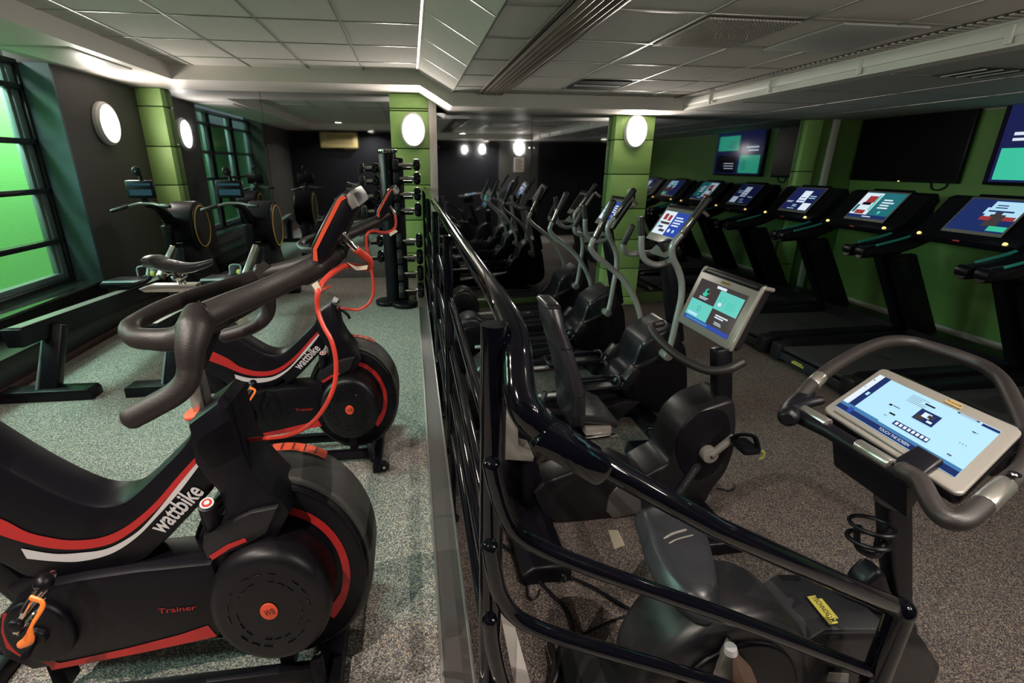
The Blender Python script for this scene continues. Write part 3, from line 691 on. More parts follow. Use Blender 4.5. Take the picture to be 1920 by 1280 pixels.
# red network cables with paper tags
def tubeP(mb,pts,r,n=10): return mb.tube([P(u,v,y=y) for u,v,y in pts],r,n)
m=MB('red_cable')
tubeP(m,[(668,468,1.10),(680,478,1.12),(692,488,1.14),(693,500,1.15),(680,502,1.15),(650,497,1.12),(628,508,1.08),(606,528,1.04),(596,550,1.02),(596,580,1.02),(606,610,1.01),(622,640,1.0),(630,680,1.0),(626,725,1.0),(604,770,1.0),(575,800,1.01),(540,816,1.03),(505,821,1.06),(470,824,1.10),(437,836,1.14)],[.009,.009,.009,.007,.007,.007,.0065,.006,.006]+[.0048]*11,10)
o=m.build('network_cable'); tag(o,'long orange red cable looping from the nearest bike screen down to its pedals','cable','red cables on the bikes')
m=MB('paper').prism([P(650,492,y=1.11),P(668,500,y=1.12),P(690,497,y=1.13),P(688,505,y=1.13),P(668,507,y=1.12)],(0,.002,0)); tag(m.build('cable_tag'),'folded paper tag on the thick red cable behind the nearest screen','tag')
m=MB('paper').prism([P(584,534,y=1.02),P(595,527,y=1.02),P(603,545,y=1.02),P(595,550,y=1.02)],(0,.002,0)); tag(m.build('cable_tag'),'small white tag on the cable just right of the bike neck','tag')
m=MB('red_cable')
tubeP(m,[(728,385,2.28),(738,398,2.28),(742,418,2.27),(738,430,2.26),(722,436,2.25),(700,433,2.22),(688,440,2.2),(688,465,2.2),(693,490,2.2),(699,520,2.2),(700,548,2.2),(692,568,2.2),(672,580,2.2),(648,578,2.2),(625,577,2.2)],.0065,10)
o=m.build('network_cable'); tag(o,'thin red cable hanging from the farther bike screen in a loop','cable','red cables on the bikes')
m=MB('paper').prism([P(729,437,y=2.25),P(742,430,y=2.25),P(746,434,y=2.25),P(732,443,y=2.25)],(0,.002,0)); tag(m.build('cable_tag'),'beige tag on the loop of cable below the farther bike screen','tag')
m=MB('black_satin')
tubeP(m,[(620,577,2.21),(632,574,2.2),(640,580,2.2),(652,590,2.2),(655,596,2.2)],.007); m.use('chrome'); tubeP(m,[(622,572,2.2),(636,572,2.2)],.012); o=m.build('cable_plug'); tag(o,'small black plug with a chrome collar beside the neck of the farther bike','plug')
# carton lying on the floor behind the bars
b=P(430,605,z=0); 
# ================================================================= rowers, dumbbell tower, carton
b=P(432,618,z=0)
m=MB('paper').box(b.x-.10,b.x+.12,b.y-.10,b.y+.14,0,.11,.004).prism([(b.x-.10,b.y-.10,.11),(b.x+.12,b.y-.10,.11),(b.x+.15,b.y-.16,.15),(b.x-.08,b.y-.17,.14)],(0,0,.003)); tag(m.build('cardboard_box'),'small open cardboard box on the floor behind the bike bars','box')
def rower():
    X=-2.30
    t=thing('rowing_machine',(X,4.2,0),'black rower with yellow ringed flywheel and upright screen, beside the window','rowing machine','rowing machines facing the mirror')
    # rail, slopes gently up to the front
    m=MB('black_satin').prism([(X-.055,3.0,.50),(X-.04,3.0,.39),(X+.04,3.0,.39),(X+.055,3.0,.50)],(0,2.1,-.10),.008).use('silver_plastic').prism([(X-.022,3.02,.503),(X+.05,3.02,.503),(X+.05,3.02,.508),(X-.022,3.02,.508)],(0,1.9,-.092)); m.build('rail',t)
    m=MB('black_satin').bar((X+.0,3.16,.04),(X+.05,3.3,.44),.10,.07,(0,1,0),.01).use('teal_frame').bar((X-.06,3.145,.05),(X-.01,3.29,.42),.012,.05,(0,1,0),.002); m.build('rear_leg',t)
    m=MB('black_satin').prism([(X-.27,3.09,0),(X-.27,3.09,.06),(X-.25,3.09,.07),(X+.25,3.09,.07),(X+.27,3.09,.05),(X+.27,3.09,0)],(0,.12,0),.006); m.build('rear_foot',t)
    m=MB('black_satin').prism([(X-.14,4.14,.475),(X+.12,4.14,.475),(X+.15,4.24,.475),(X+.12,4.40,.475),(X-.14,4.42,.475),(X-.17,4.25,.475)],(0,0,.035),.012).use('teal_frame').prism([(X-.13,4.145,.512),(X+.11,4.145,.512),(X+.135,4.22,.512),(X-.155,4.22,.512)],(0,0,.003),.001); s=m.build('seat',t)
    m=MB('teal_frame').tube([(X+.02,4.4,.51),(X+.02,4.42,.58),(X+.10,4.42,.58),(X+.10,4.4,.51)],.008,8); m.build('seat_handle',s)
    # foot plates
    for sx in (-1,1):
        m=MB('charcoal_plastic').prism([(X+sx*.11-.05,4.75,.28),(X+sx*.11+.05,4.75,.28),(X+sx*.11+.05,4.92,.50),(X+sx*.11-.05,4.92,.50)],(0,.02,-.02),.006); f=m.build('foot_plate',t)
        MB('dark_rubber').tube([(X+sx*.11-.055,4.82,.38),(X+sx*.11-.03,4.79,.43),(X+sx*.11+.03,4.79,.43),(X+sx*.11+.055,4.82,.38)],.008,8).build('foot_strap',f)
    # front frame
    m=MB('silver').bar((X+.03,4.72,.42),(X+.10,4.95,.66),.07,.05,(1,0,0),.006); m.use('yellow').cyl((X+.0,4.70,.47),(X-.0,4.66,.48),.022,None,20,.004); m.build('support_post',t)
    m=MB('black_satin').prism([(X+.02,5.05,.64),(X+.02,5.6,.64),(X+.02,5.95,.04),(X+.02,5.75,.04),(X+.02,5.35,.34),(X+.02,5.0,.40)],(.12,0,0),.012).box(X-.26,X+.26,5.75,5.87,0,.06,.01); m.build('front_frame',t)
    # flywheel drum, axis across
    c=V((X-.06,5.44,.80))
    m=MB('black_satin').ell(c,(0,.225,0),(0,0,.245),(.25,0,0),.03,64,4); d=m.build('flywheel_drum',t)
    MB('yellow_ring').ring(c+V((.252,0,0)),(0,.185,0),(0,0,.20),.007,64,8).build('yellow_ring',d)
    MB('black_matte').ell(c+V((.25,0,0)),(0,.175,0),(0,0,.19),(.004,0,0),0,48).build('vent_disc',d)
    MB('silver_plastic').box(X-.02,X+.07,5.205,5.215,.66,.668,.001).build('drum_badge',d)
    # neck, handlebar and screen
    m=MB('black_satin').tube([(X-.0,5.3,.78),(X-.0,5.15,.92),(X-.0,5.0,1.02),(X,4.84,1.06)],[.06,.05,.035,.03],14).bar((X,5.1,.85),(X+.01,5.12,.48),.07,.09,(0,1,0),.01); m.build('neck',t)
    m=MB('silver_plastic').tube([(X-.13,4.77,1.045),(X-.05,4.79,1.065),(X+.06,4.79,1.065),(X+.14,4.77,1.05)],.011,12).use('dark_rubber').tube([(X-.25,4.74,1.01),(X-.13,4.77,1.045)],.017,14).tube([(X+.14,4.77,1.05),(X+.22,4.75,1.045)],.017,14); m.build('handle_bar',t)
    m=MB('black_satin').box(X-.13,X+.10,4.80,4.83,1.11,1.26,.012).bar((X-.01,4.84,1.06),(X-.01,4.83,1.13),.05,.03,(0,1,0),.004); s=m.build('display',t)
    MB('s_pane').add([(X-.105,4.7985,1.135),(X+.075,4.7985,1.135),(X+.075,4.7985,1.185),(X-.105,4.7985,1.185)],[[0,1,2,3]]).use('s_pane').add([(X-.105,4.7985,1.215),(X+.075,4.7985,1.215),(X+.075,4.7985,1.235),(X-.105,4.7985,1.235)],[[0,1,2,3]]).build('display_readout',s,recalc=False)
    m=MB('black_satin').tube([(X+.0,4.82,1.25),(X+.0,4.82,1.30),(X-.02,4.81,1.33)],.015,10).ell((X-.02,4.80,1.335),(.035,0,0),(0,0,.038),(0,.03,0),.01,32); m.build('display_knob',t)
    return t
r=rower()
dup(r,r.location+V((.73,0,0)),'black rower nearer the bikes, its yellow ringed flywheel against the dark mirror')
# dumbbell tower
bx,by=-.165,5.20
t=thing('dumbbell_tower',(bx,by,0),'tall black upright tower holding dumbbells, standing before the middle green pillar','dumbbell rack')
m=MB('black_satin').ell((bx-.05,by,.02),(.085,0,0),(0,.11,0),(0,0,1.48),.008,40); m.build('column',t)
m=MB('chrome').ell((bx-.05,by,1.50),(.090,0,0),(0,.115,0),(0,0,.035),.006,40).use('black_matte')
for k in range(18):
    a=2*PI*k/18; m.box(bx-.05+.0905*math.cos(a)-.004,bx-.05+.0905*math.cos(a)+.004,by+.1155*math.sin(a)-.004,by+.1155*math.sin(a)+.004,1.505,1.53)
m.build('top_ring',t)
m=MB('black_satin').ell((bx+.055,by-.12,0),(.135,0,0),(0,.15,0),(0,0,.05),.012,40).ell((bx-.13,by-.02,0),(.12,0,0),(0,.14,0),(0,0,.045),.012,40).ell((bx+.06,by+.12,0),(.12,0,0),(0,.13,0),(0,0,.045),.012,40); m.build('base',t)
m=MB('black_satin').box(bx+.0,bx+.10,by-.07,by+.03,.05,1.46,.01); m.build('cradle_spine',t)
zs=[1.385,1.27,1.14,.995,.72,.555,.40,.225]; zs=[P(770,v,y=by-.10).z for v in (309,334,363,392,449,479,509,541)]
for z in zs:
    MB('black_satin').prism([(bx+.09,by-.21,z-.045),(bx+.18,by-.21,z-.045),(bx+.185,by-.21,z-.010),(bx+.175,by-.21,z-.020),(bx+.09,by-.21,z-.020)],(0,.17,0),.003).build('cradle',t)
def dumbbell(loc,r,label,lx=.16):
    d=thing('dumbbell',loc,label,'dumbbell','dumbbells on the tower'); l=V(loc)
    MB('black_matte').cyl(l+V((-lx/2-.05,0,0)),l+V((-lx/2,0,0)),r,None,8,.008).build('head',d)
    MB('black_gloss').cyl(l+V((lx/2-.02,0,0)),l+V((lx/2+.045,0,0)),r,None,28,.024).build('head',d)
    MB('silver').tube([l+V((-lx/2,0,0)),l+V((-lx/4,0,0)),l+V((0,0,0)),l+V((lx/4,0,0)),l+V((lx/2-.01,0,0))],[.012,.016,.018,.016,.012],12).build('handle',d)
    return d
nm=['topmost','second from the top','third from the top','fourth from the top','fifth from the top','third from the bottom','second from the bottom','bottom']
for k,z in enumerate(zs): dumbbell((bx+.135,by-.175,z),.054+.0045*k,'black round headed dumbbell on the near side of the tower, %s'%nm[k])
for k,z in enumerate(zs[:6]):
    MB('black_satin').box(bx-.27,bx-.12,by+.03,by+.07,z-.065,z-.048,.003).build('cradle',t)
    d=dumbbell((bx-.235,by+.05,z-.03),.050+.003*k,'black dumbbell on the far left side of the tower, %s'%['topmost','second down','third down','fourth down','fifth down','lowest'][k],.10)
# ================================================================= railing
t=thing('railing',(.16,3,0),'glossy black tubular railing along the floor edge, turning down the stairs','railing')
XR_=.175
def hoop(z,yend,pts,r,name,far=YP,xs=XR_):
    m=MB('black_gloss'); L=[V((xs,far,z)),V((xs,far-1.5,z)),V((xs,3.0,z)),V((xs,2.0,z)),V((xs,yend,z))]+pts
    m.tube(L,r,20,sub=8); return m.build(name,t)
# top rail
YS=.83
m=MB('black_gloss').tube([(.165,YP-.0,1.12),(.18,4.5,1.11),(.19,3.0,1.105),(.192,2.0,1.10),(.194,1.5,1.10),(.195,1.15,1.10),P(958,608,y=.99),P(968,650,y=.92),P(971,700,y=.88),P(975,740,y=.85),P(988,772,y=YS),P(1012,800,y=YS),P(1050,823,y=YS)],[.026]*6+[.029,.031,.032,.033,.033,.033,.033],22,sub=8); m.build('top_rail',t)
m=MB('black_gloss').tube([P(1100,855,y=YS),P(1337,986,y=YS),P(1690,1143,y=YS)],[.0255,.0255,.0262],20,smooth=False); m.bar(P(1000,800,y=YS),P(1128,878,y=YS),.062,.088,(0,1,0),.02); m.build('stair_handrail',t)
e=P(1690,1143,y=YS); MB('black_gloss').cyl((e.x,YS,ZR+.0),(e.x,YS,e.z+.005),.032,None,20).sph(e,.033).build('end_post',t)
def line(z0,pts,r=.0175,y0=YP):
    m=MB('black_gloss').tube([V((XR_-.01,y0,z0)),V((XR_-.01,4.5,z0)),V((XR_-.01,2.8,z0)),V((XR_-.01,1.8,z0)),V((XR_-.01,.945,z0))],r,16,sub=4); m.build('mid_rail',t)
    m=MB('black_gloss').tube(pts,r+.002,18,sub=8); m.build('stair_rail',t)
line(.80,[P(921,868,y=YS),P(929,905,y=YS),P(942,950,y=YS),P(962,990,y=YS),P(1000,1018,y=YS),P(1082,1055,y=YS),P(1236,1110,y=YS),P(1400,1168,y=YS),P(1640,1262,y=YS)],.0165)
line(.56,[P(918,1022,y=YS),P(926,1070,y=YS),P(938,1115,y=YS),P(962,1150,y=YS),P(1000,1174,y=YS),P(1082,1203,y=YS),P(1317,1272,y=YS),P(1420,1310,y=YS)],.0165)
line(.33,[P(918,1160,y=YS),P(926,1220,y=YS),P(945,1290,y=YS),P(975,1330,y=YS),P(1030,1350,y=YS)],.0165)
line(.10,[P(916,1300,y=YS),P(920,1340,y=YS),P(930,1370,y=YS)],.015)
for y,r in ((.93,.028),(2.25,.022),(3.45,.022),(4.8,.022),(6.3,.022)):
    MB('black_gloss').cyl((.155,y,ZR),(.155,y,1.10),r,None,20).use('black_satin').cyl((.155,y,ZR),(.155,y,ZR+.012),r*1.8,None,20).build('post',t)
# thin bars leaning between the posts
m=MB('white_paint'); m.prism([P(938,1150,y=.97),P(958,1150,y=.97),P(1000,1300,y=.97),P(968,1300,y=.97)],(0,.012,0)); o=struct(m.build('trim_13'))
# ================================================================= treadmills
LOGO_Y='TECHNOGYM'
def badge(mb,o,ux,uy,w,h,plate='yellow'):
    o=V(o);ux=V(ux).normalized();uy=V(uy).normalized();n=ux.cross(uy).normalized()
    mb.use(plate)
    mb.prism([o-ux*w/2-uy*h/2,o+ux*w/2-uy*h/2,o+ux*w/2+uy*h*.2,o+ux*w*.36+uy*h*.2,o+ux*w*.36+uy*h/2,o-ux*w*.36+uy*h/2,o-ux*w*.36+uy*h*.2,o-ux*w/2+uy*h*.2],n*.002)
    mb.use('black_matte').text(LOGO_Y,o,ux,uy,h*.42,w*.88,off=.0028,bold=.01)
def treadmill(items,label):
    Y=4.87; t=thing('treadmill',(4.4,Y,ZR),label,'treadmill','treadmills facing the green wall')
    y0,y1=Y-.50,Y+.50; zt=ZR+.20
    m=MB('black_satin').prism([(3.60,y0,ZR+.03),(3.60,y0,ZR+.16),(3.70,y0,ZR+.215),(5.0,y0,ZR+.235),(5.25,y0,ZR+.26),(5.45,y0,ZR+.20),(5.5,y0,ZR+.05)],(0,.13,0),.012)
    m.prism([(3.60,y1-.13,ZR+.03),(3.60,y1-.13,ZR+.16),(3.70,y1-.13,ZR+.215),(5.0,y1-.13,ZR+.235),(5.25,y1-.13,ZR+.26),(5.45,y1-.13,ZR+.20),(5.5,y1-.13,ZR+.05)],(0,.13,0),.012)
    m.build('side_rail',t)
    m=MB('charcoal_plastic')
    for y in (y0,y1-.135): MB('charcoal_plastic').box(3.55,3.68,y,y+.135,ZR+.02,ZR+.19,.02).build('rear_cap',t)
    MB('belt').box(3.58,5.1,y0+.13,y1-.13,ZR+.13,ZR+.175,.02).build('running_belt',t)
    MB('grey_plastic').box(3.565,3.60,y0+.13,y1-.13,ZR+.05,ZR+.12,.006).build('rear_bumper',t)
    m=MB('yellow'); badge(m,(3.563,Y+.12,ZR+.085),(0,-1,0),(0,0,1),.15,.032); m.build('badge',t)
    m=MB('black_satin').prism([(4.95,y0+.03,ZR+.17),(5.05,y0+.03,ZR+.27),(5.4,y0+.03,ZR+.24),(5.52,y0+.03,ZR+.10)],(0,.94,0),.02); m.build('motor_cover',t)
    m=MB('grey_plastic').box(4.28,4.30,Y-.12,Y+.04,ZR+.1755,ZR+.1765).box(4.31,4.33,Y-.10,Y+.0,ZR+.1755,ZR+.1765); m.build('belt_mark',t)
    for y in (y0-.01,y1-.09):
        MB('black_satin').prism([(4.60,y,.58),(4.84,y,.60),(5.38,y,ZR+.20),(5.10,y,ZR+.20)],(0,.10,0),.02).build('upright',t)
    # curved arms beside the console
    for s in (-1,1):
        ya=Y+s*.472
        secs=[]
        for (x,z,h,w,dy) in ((4.27,.62,.050,.045,0),(4.33,.625,.062,.06,0),(4.5,.64,.066,.06,0),(4.7,.68,.075,.062,0),(4.86,.74,.09,.062,-.01*s),(5.0,.83,.11,.06,-.03*s),(5.1,.93,.11,.055,-.05*s),(5.14,1.03,.085,.045,-.08*s),(5.10,1.10,.04,.035,-.13*s)):
            secs.append([V((x+h*.35*math.sin(a),ya+dy+w*math.cos(a),z+h*math.sin(a))) for a in [2*PI*i/16 for i in range(16)]])
        a_=MB('black_satin').loft(secs).build('arm',t)
        MB('teal_piping').tube([(4.40,ya-s*.03,.69),(4.7,ya-s*.03,.762),(4.88,ya-s*.035,.84),(5.03,ya-s*.05,.955),(5.12,ya-s*.07,1.10)],.013,8).build('arm_piping',a_)
        MB('black_satin').cyl((4.29,ya-.050,.63),(4.29,ya+.050,.63),.046,None,20,.008).build('arm_end_control',a_)
    # console body
    m=MB('black_satin').loft([[V((x,y,z)) for (x,z) in ((4.70,.80),(4.80,.74),(5.02,.84),(5.16,1.08),(5.12,1.15),(5.05,1.13),(4.84,.86))] if True else 0 for y in (Y-.46,Y-.34,Y+.34,Y+.46)]); c=m.build('console',t)
    m=MB('black_satin').prism([(4.70,Y-.42,.80),(4.72,Y-.42,.76),(4.90,Y-.42,.78),(4.88,Y-.42,.83)],(0,.84,0),.01); m.build('console_tray',c)
    q=[V((4.835,Y+.235,.868)),V((4.835,Y-.235,.868)),V((5.045,Y-.235,1.125)),V((5.045,Y+.235,1.125))]
    n=(q[1]-q[0]).cross(q[3]-q[0]).normalized()
    MB('bezel').prism([quad(*q,u,v,u,v,.002)[0] for u,v in ((-.03,-.09),(1.03,-.09),(1.03,1.06),(-.03,1.06))],n*.010,.004).build('screen_bezel',c)
    q2=[p+n*.0125 for p in q]
    g=MB(items[0]).add(q2,[[0,1,2,3]]); art(g,q2,items[1]); g.build('screen',c,recalc=False)
    MB('black_satin').prism([(5.05,Y-.24,1.125),(5.10,Y-.24,1.17),(5.13,Y-.24,1.15),(5.10,Y-.24,1.10)],(0,.48,0),.01).build('screen_hood',c)
    for dy in (-.36,.36):
        MB('led_yellow').cyl((4.735,Y+dy,.81),(4.715,Y+dy,.815),.016,None,20,.004).build('lit_dial',c)
    MB('red').box(4.70,4.712,Y-.03,Y+.03,.785,.80,.003).build('stop_button',c)
    MB('red').tube([(5.55,Y-.38,ZR+.16),(5.58,Y-.42,ZR+.14)],.006,6).build('power_lead',t)
    return t
slide1=('s_navy',[('s_white',.38,.35,.66,.88),('s_white',.66,.02,.95,.34),('s_blue',.40,.42,.62,.46),('s_blue',.42,.55,.60,.58)]+lines('s_ice',.70,.55,.92,.72,2,2,.4)+lines('s_white',.05,.33,.33,.42,2,3,.4)+lines('s_ice',.36,.15,.58,.28,2,4,.4)+[('s_ice',.25,.05,.5,.075)])
slide2=('s_dteal',[('s_white',0,.12,.46,.97),('s_dark_blue',0,0,1,.13),('s_red',.16,.60,.38,.85),('s_black',.12,.50,.34,.60),('s_red',.12,.15,.36,.3),('s_dteal',.02,.2,.10,.5),('s_teal_pale',.38,.3,.44,.9)]+lines('s_white',.58,.40,.92,.80,4,7,.5)+[('s_white',.40,.045,.62,.08),('O','s_teal_pale',.72,.25,.03,.06)])
slide3=('s_dark_blue',[('s_ice',.45,.40,1,.95),('s_ice',.40,.55,.48,.75),('s_grey',.55,.18,.80,.55),('s_red',.42,.36,.60,.48),('s_red',.80,.38,.98,.50),('s_grey',.60,.45,.72,.66),('s_teal',.7,.05,1,.2)]+lines('s_dark_blue',.52,.74,.80,.88,2,4,.45)+lines('s_dark_blue',.46,.62,.95,.70,1,5,.6))
t1=treadmill(slide2,'black treadmill under the dark television, poster picture on its screen, middle of the row')
base=t1.location.copy()
def tm_copy(items,dx,dy,label):
    r=dup(t1,base+V((dx,dy,0)),label)
    for c in r.children:
        if c.name.startswith('console'):
            for g in list(c.children):
                if g.name.startswith('screen') and not g.name.startswith('screen_'):
                    Y=4.87; q=[V((4.835,Y+.235,.868)),V((4.835,Y-.235,.868)),V((5.045,Y-.235,1.125)),V((5.045,Y+.235,1.125))]; n=(q[1]-q[0]).cross(q[3]-q[0]).normalized(); q2=[p+n*.0125 for p in q]
                    bpy.data.objects.remove(g); m=MB(items[0]).add(q2,[[0,1,2,3]]); art(m,q2,items[1]); m.build('screen',c,recalc=False)
    return r
tm_copy(slide1,0,1.07,'black treadmill farthest back, in the corner, navy screen with two white squares')
tm_copy(slide3,0,-1.09,'black treadmill at the right edge, figure with raised arms on its screen')
tm_copy(slide1,0,-2.18,'black treadmill nearest the camera, mostly hidden behind the large bike screen')
# ================================================================= cross trainers
def elliptical(items,label):
    YA=3.30; t=thing('cross_trainer',(1.2,YA,ZR),label,'cross trainer','cross trainers in a row')
    yn,yf=3.06,3.54
    def Q(u,v,y=3.14): return P(u,v,y=y)
    # front shell
    m=MB('black_satin').prism(smooth_loop([Q(u,v) for u,v in ((1203,648),(1225,632),(1250,628),(1272,634),(1288,655),(1291,700),(1290,735),(1280,756),(1258,772),(1235,776),(1200,760),(1168,742),(1150,726),(1160,705),(1185,690))]),(0,.34,0),.03,3); m.build('front_shell',t)
    m=MB('charcoal_plastic').prism(smooth_loop([Q(u,v,3.12) for u,v in ((1206,652),(1226,630),(1250,618),(1268,612),(1277,640),(1262,668),(1235,684))]),(0,.36,0),.04,4); h=m.build('hood',t)
    a=P(1212,650,y=3.42);b=P(1241,665,y=3.06)
    X0=P(1250,666,y=yn); 
    m=MB('charcoal_plastic').cyl((X0.x,yn+.06,X0.z),(X0.x,yf-.06,X0.z),.045,None,28,.006); m.use('yellow'); pv=m.build('pivot_cover',t)
    g=MB('yellow'); badge(g,(X0.x-.020,YA-.02,X0.z+.0405),(0,-1,0),(.8,0,.5),.11,.030); g.build('badge',pv)
    m=MB('silver_plastic').cyl((X0.x,yn-.03,X0.z),(X0.x,yn+.065,X0.z),.032,None,24,.004).cyl((X0.x,yf-.065,X0.z),(X0.x,yf+.03,X0.z),.032,None,24,.004); m.build('pivot_cap',t)
    # swinging arms
    def arm(pts,y,grip):
        m=MB('arm_grey').tube([P(u,v,y=y) for u,v in pts],.0215,16); a=m.build('swing_arm',t)
        G=[P(u,v,y=y) for u,v in grip]
        MB('dark_rubber').tube(G,[.024,.023,.026],16).build('arm_grip',a)
        MB('silver').tube([G[0].lerp(G[1],.1)+V((-.014,-.012,0)),G[0].lerp(G[1],.9)+V((-.014,-.012,0))],.013,10).build('pulse_plate',a)
        d=P(*pts[0],y=y); MB('silver_plastic').cyl(d+V((0,-.03,0)),d+V((0,.03,0)),.030,None,20,.004).build('arm_socket',a)
    arm([(1251,666),(1259,640),(1268,600),(1277,560),(1278,530),(1272,506),(1262,484),(1260,465),(1268,450),(1279,438)],yn,[(1279,438),(1303,405),(1328,372)])
    arm([(1202,632),(1202,600),(1190,560),(1168,524),(1139,497),(1118,480),(1108,466),(1110,456),(1116,446)],yf,[(1116,446),(1133,412),(1150,378)])
    # fixed grips
    for (pts,y,gp) in (([(1203,440),(1203,470),(1210,487),(1230,496),(1254,490),(1262,480)],3.16,[(1203,440),(1202,425),(1202,410)]),([(1169,457),(1168,466),(1173,473),(1187,476),(1215,474),(1232,472)],3.48,[(1169,457),(1177,441),(1186,424)])):
        m=MB('arm_grey').tube([P(u,v,y=y) for u,v in pts],.0205,16); a=m.build('fixed_handle',t)
        MB('dark_rubber').tube([P(u,v,y=y) for u,v in gp],.0225,14).build('handle_grip',a)
    MB('silver_plastic').prism([P(1222,476,y=3.30),P(1236,463,y=3.30),P(1262,476,y=3.22),P(1248,484,y=3.22)],(0,.05,.012),.006).build('handle_bracket',t)
    # mast
    m=MB('black_satin').bar(P(1268,640,y=YA),P(1248,450,y=YA),.10,.09,(0,1,0),.02); m.build('mast',t)
    # console facing the user
    q=[P(1212,443,x=1.79),P(1262,460,x=1.79),P(1303,396,x=1.93),P(1256,388,x=1.93)]
    yl,yr=(q[0].y+q[3].y)/2,(q[1].y+q[2].y)/2; zl,zh=(q[0].z+q[1].z)/2,(q[2].z+q[3].z)/2
    q=[V((1.79,yl,zl)),V((1.79,yr,zl)),V((1.93,yr,zh)),V((1.93,yl,zh))]; n=(q[1]-q[0]).cross(q[3]-q[0]).normalized()
    m=MB('black_satin').prism([quad(*q,u,v,u,v,-.05)[0] for u,v in ((-.02,-.02),(1.02,-.02),(1.02,1.02),(-.02,1.02))],n*.045,.012); c=m.build('console',t)
    MB('bezel').prism([quad(*q,u,v,u,v,-.006)[0] for u,v in ((-.03,-.04),(1.03,-.04),(1.03,1.04),(-.03,1.04))],n*.010,.004).build('screen_bezel',c)
    MB('silver_plastic').tube([quad(*q,1.04,-.02,1.04,0,-.01)[0],quad(*q,1.04,1.0,1.04,1,-.01)[0],quad(*q,1.03,1.08,1.04,1,-.04)[0],quad(*q,1.02,1.08,1.04,1,-.09)[0]],.012,10).build('bezel_edge',c)
    MB('black_satin').prism([quad(*q,u,v,u,v,.005)[0] for u,v in ((-.01,.97),(1.01,.97),(1.0,1.10),(0,1.10))],n*-.04,.006).build('screen_hood',c)
    q2=[quad(*q,u,v,u,v,.006)[0] for u,v in ((.05,.17),(.95,.17),(.95,.88),(.05,.88))]
    g=MB(items[0]).add(q2,[[0,1,2,3]]); art(g,q2,items[1]); g.build('screen',c,recalc=False)
    # pedal beams, treads, links
    for y,dz in ((3.12,0.),(3.48,.06)):
        m=MB('arm_grey').tube([(.55,y,-.17+dz),(1.0,y,-.155+dz),(1.45,y,-.12+dz)],.017,12,smooth=False); b=m.build('pedal_beam',t)
        m=MB('black_satin').prism([(1.0,y-.075,-.13+dz),(1.05,y-.085,-.13+dz),(1.38,y-.085,-.11+dz),(1.42,y-.05,-.11+dz),(1.42,y+.05,-.11+dz),(1.38,y+.085,-.11+dz),(1.05,y+.085,-.13+dz),(1.0,y+.075,-.13+dz)],(0,0,.02),.006)
        m.tube([(1.0,y-.075,-.10+dz),(1.06,y-.088,-.095+dz),(1.38,y-.088,-.075+dz),(1.43,y-.04,-.05+dz),(1.43,y+.04,-.05+dz),(1.38,y+.088,-.075+dz),(1.06,y+.088,-.095+dz),(1.0,y+.075,-.10+dz)],.012,10,closed=True); m.build('foot_tread',t)
        m=MB('charcoal_plastic').bar((1.46,y,-.13+dz),(1.56,y,.03+dz*.6),.07,.09,(0,1,0),.015).bar((1.56,y,.02+dz*.6),(X0.x,y,X0.z-.02),.03,.04,(0,1,0),.006); m.build('link_arm',t)
    # lower frame
    m=MB('black_satin').prism([(.50,3.20,ZR+.05),(.50,3.20,ZR+.13),(1.60,3.20,ZR+.26),(1.75,3.20,ZR+.12),(1.7,3.20,ZR+.04)],(0,.20,0),.02).box(.46,.56,3.0,3.6,ZR,ZR+.08,.02).box(1.62,1.76,2.98,3.62,ZR,ZR+.09,.02); m.build('base_frame',t)
    m=MB('charcoal_plastic').prism([(1.0,3.10,ZR+.10),(1.5,3.10,ZR+.22),(1.62,3.10,ZR+.20),(1.45,3.10,ZR+.05),(1.05,3.10,ZR+.03)],(0,.06,0),.012); m.build('side_cover',t)
    # rear drive housing
    m=MB('charcoal_plastic').ey(.52,-.12,.17,.22,3.16,3.44,.04,48,4).prism([(.36,3.17,ZR+.02),(.40,3.17,-.10),(.64,3.17,-.10),(.72,3.17,ZR+.02)],(0,.26,0),.02); d=m.build('rear_housing',t)
    MB('black_satin').ey(.52,-.12,.115,.15,3.135,3.165,.01,40).build('crank_disc',d)
    return t
sl1=('s_blue',[('s_white',0,0,.5,1),('s_red',.10,.62,.24,.88),('s_red',.30,.60,.42,.84),('s_grey',.05,.44,.47,.54),('s_grey',.06,.28,.30,.36),('s_grey',.22,.12,.44,.22),('s_ice',.02,.3,.12,.5)]+lines('s_white',.58,.42,.93,.86,4,11,.5)+[('O','s_white',.62,.22,.05,.08),('O','s_ice',.80,.22,.04,.07)])
sl0=('tv_glass',[])
e1=elliptical(sl1,'grey armed cross trainer nearest the camera, blue and white poster on its screen')
eb=e1.location.copy()
dup(e1,eb+V((-.02,1.08,0)),'grey armed cross trainer standing before the right green pillar')
e3=dup(e1,eb+V((.02,2.12,0)),'grey armed cross trainer farthest back with its screen switched off')
for c in list(e3.children):
    if c.name.startswith('console'):
        for g in list(c.children):
            if g.name.split('.')[0]=='screen': g.data=g.data.copy(); g.data.materials.clear(); [g.data.materials.append(MATS['tv_glass']) for _ in range(6)]
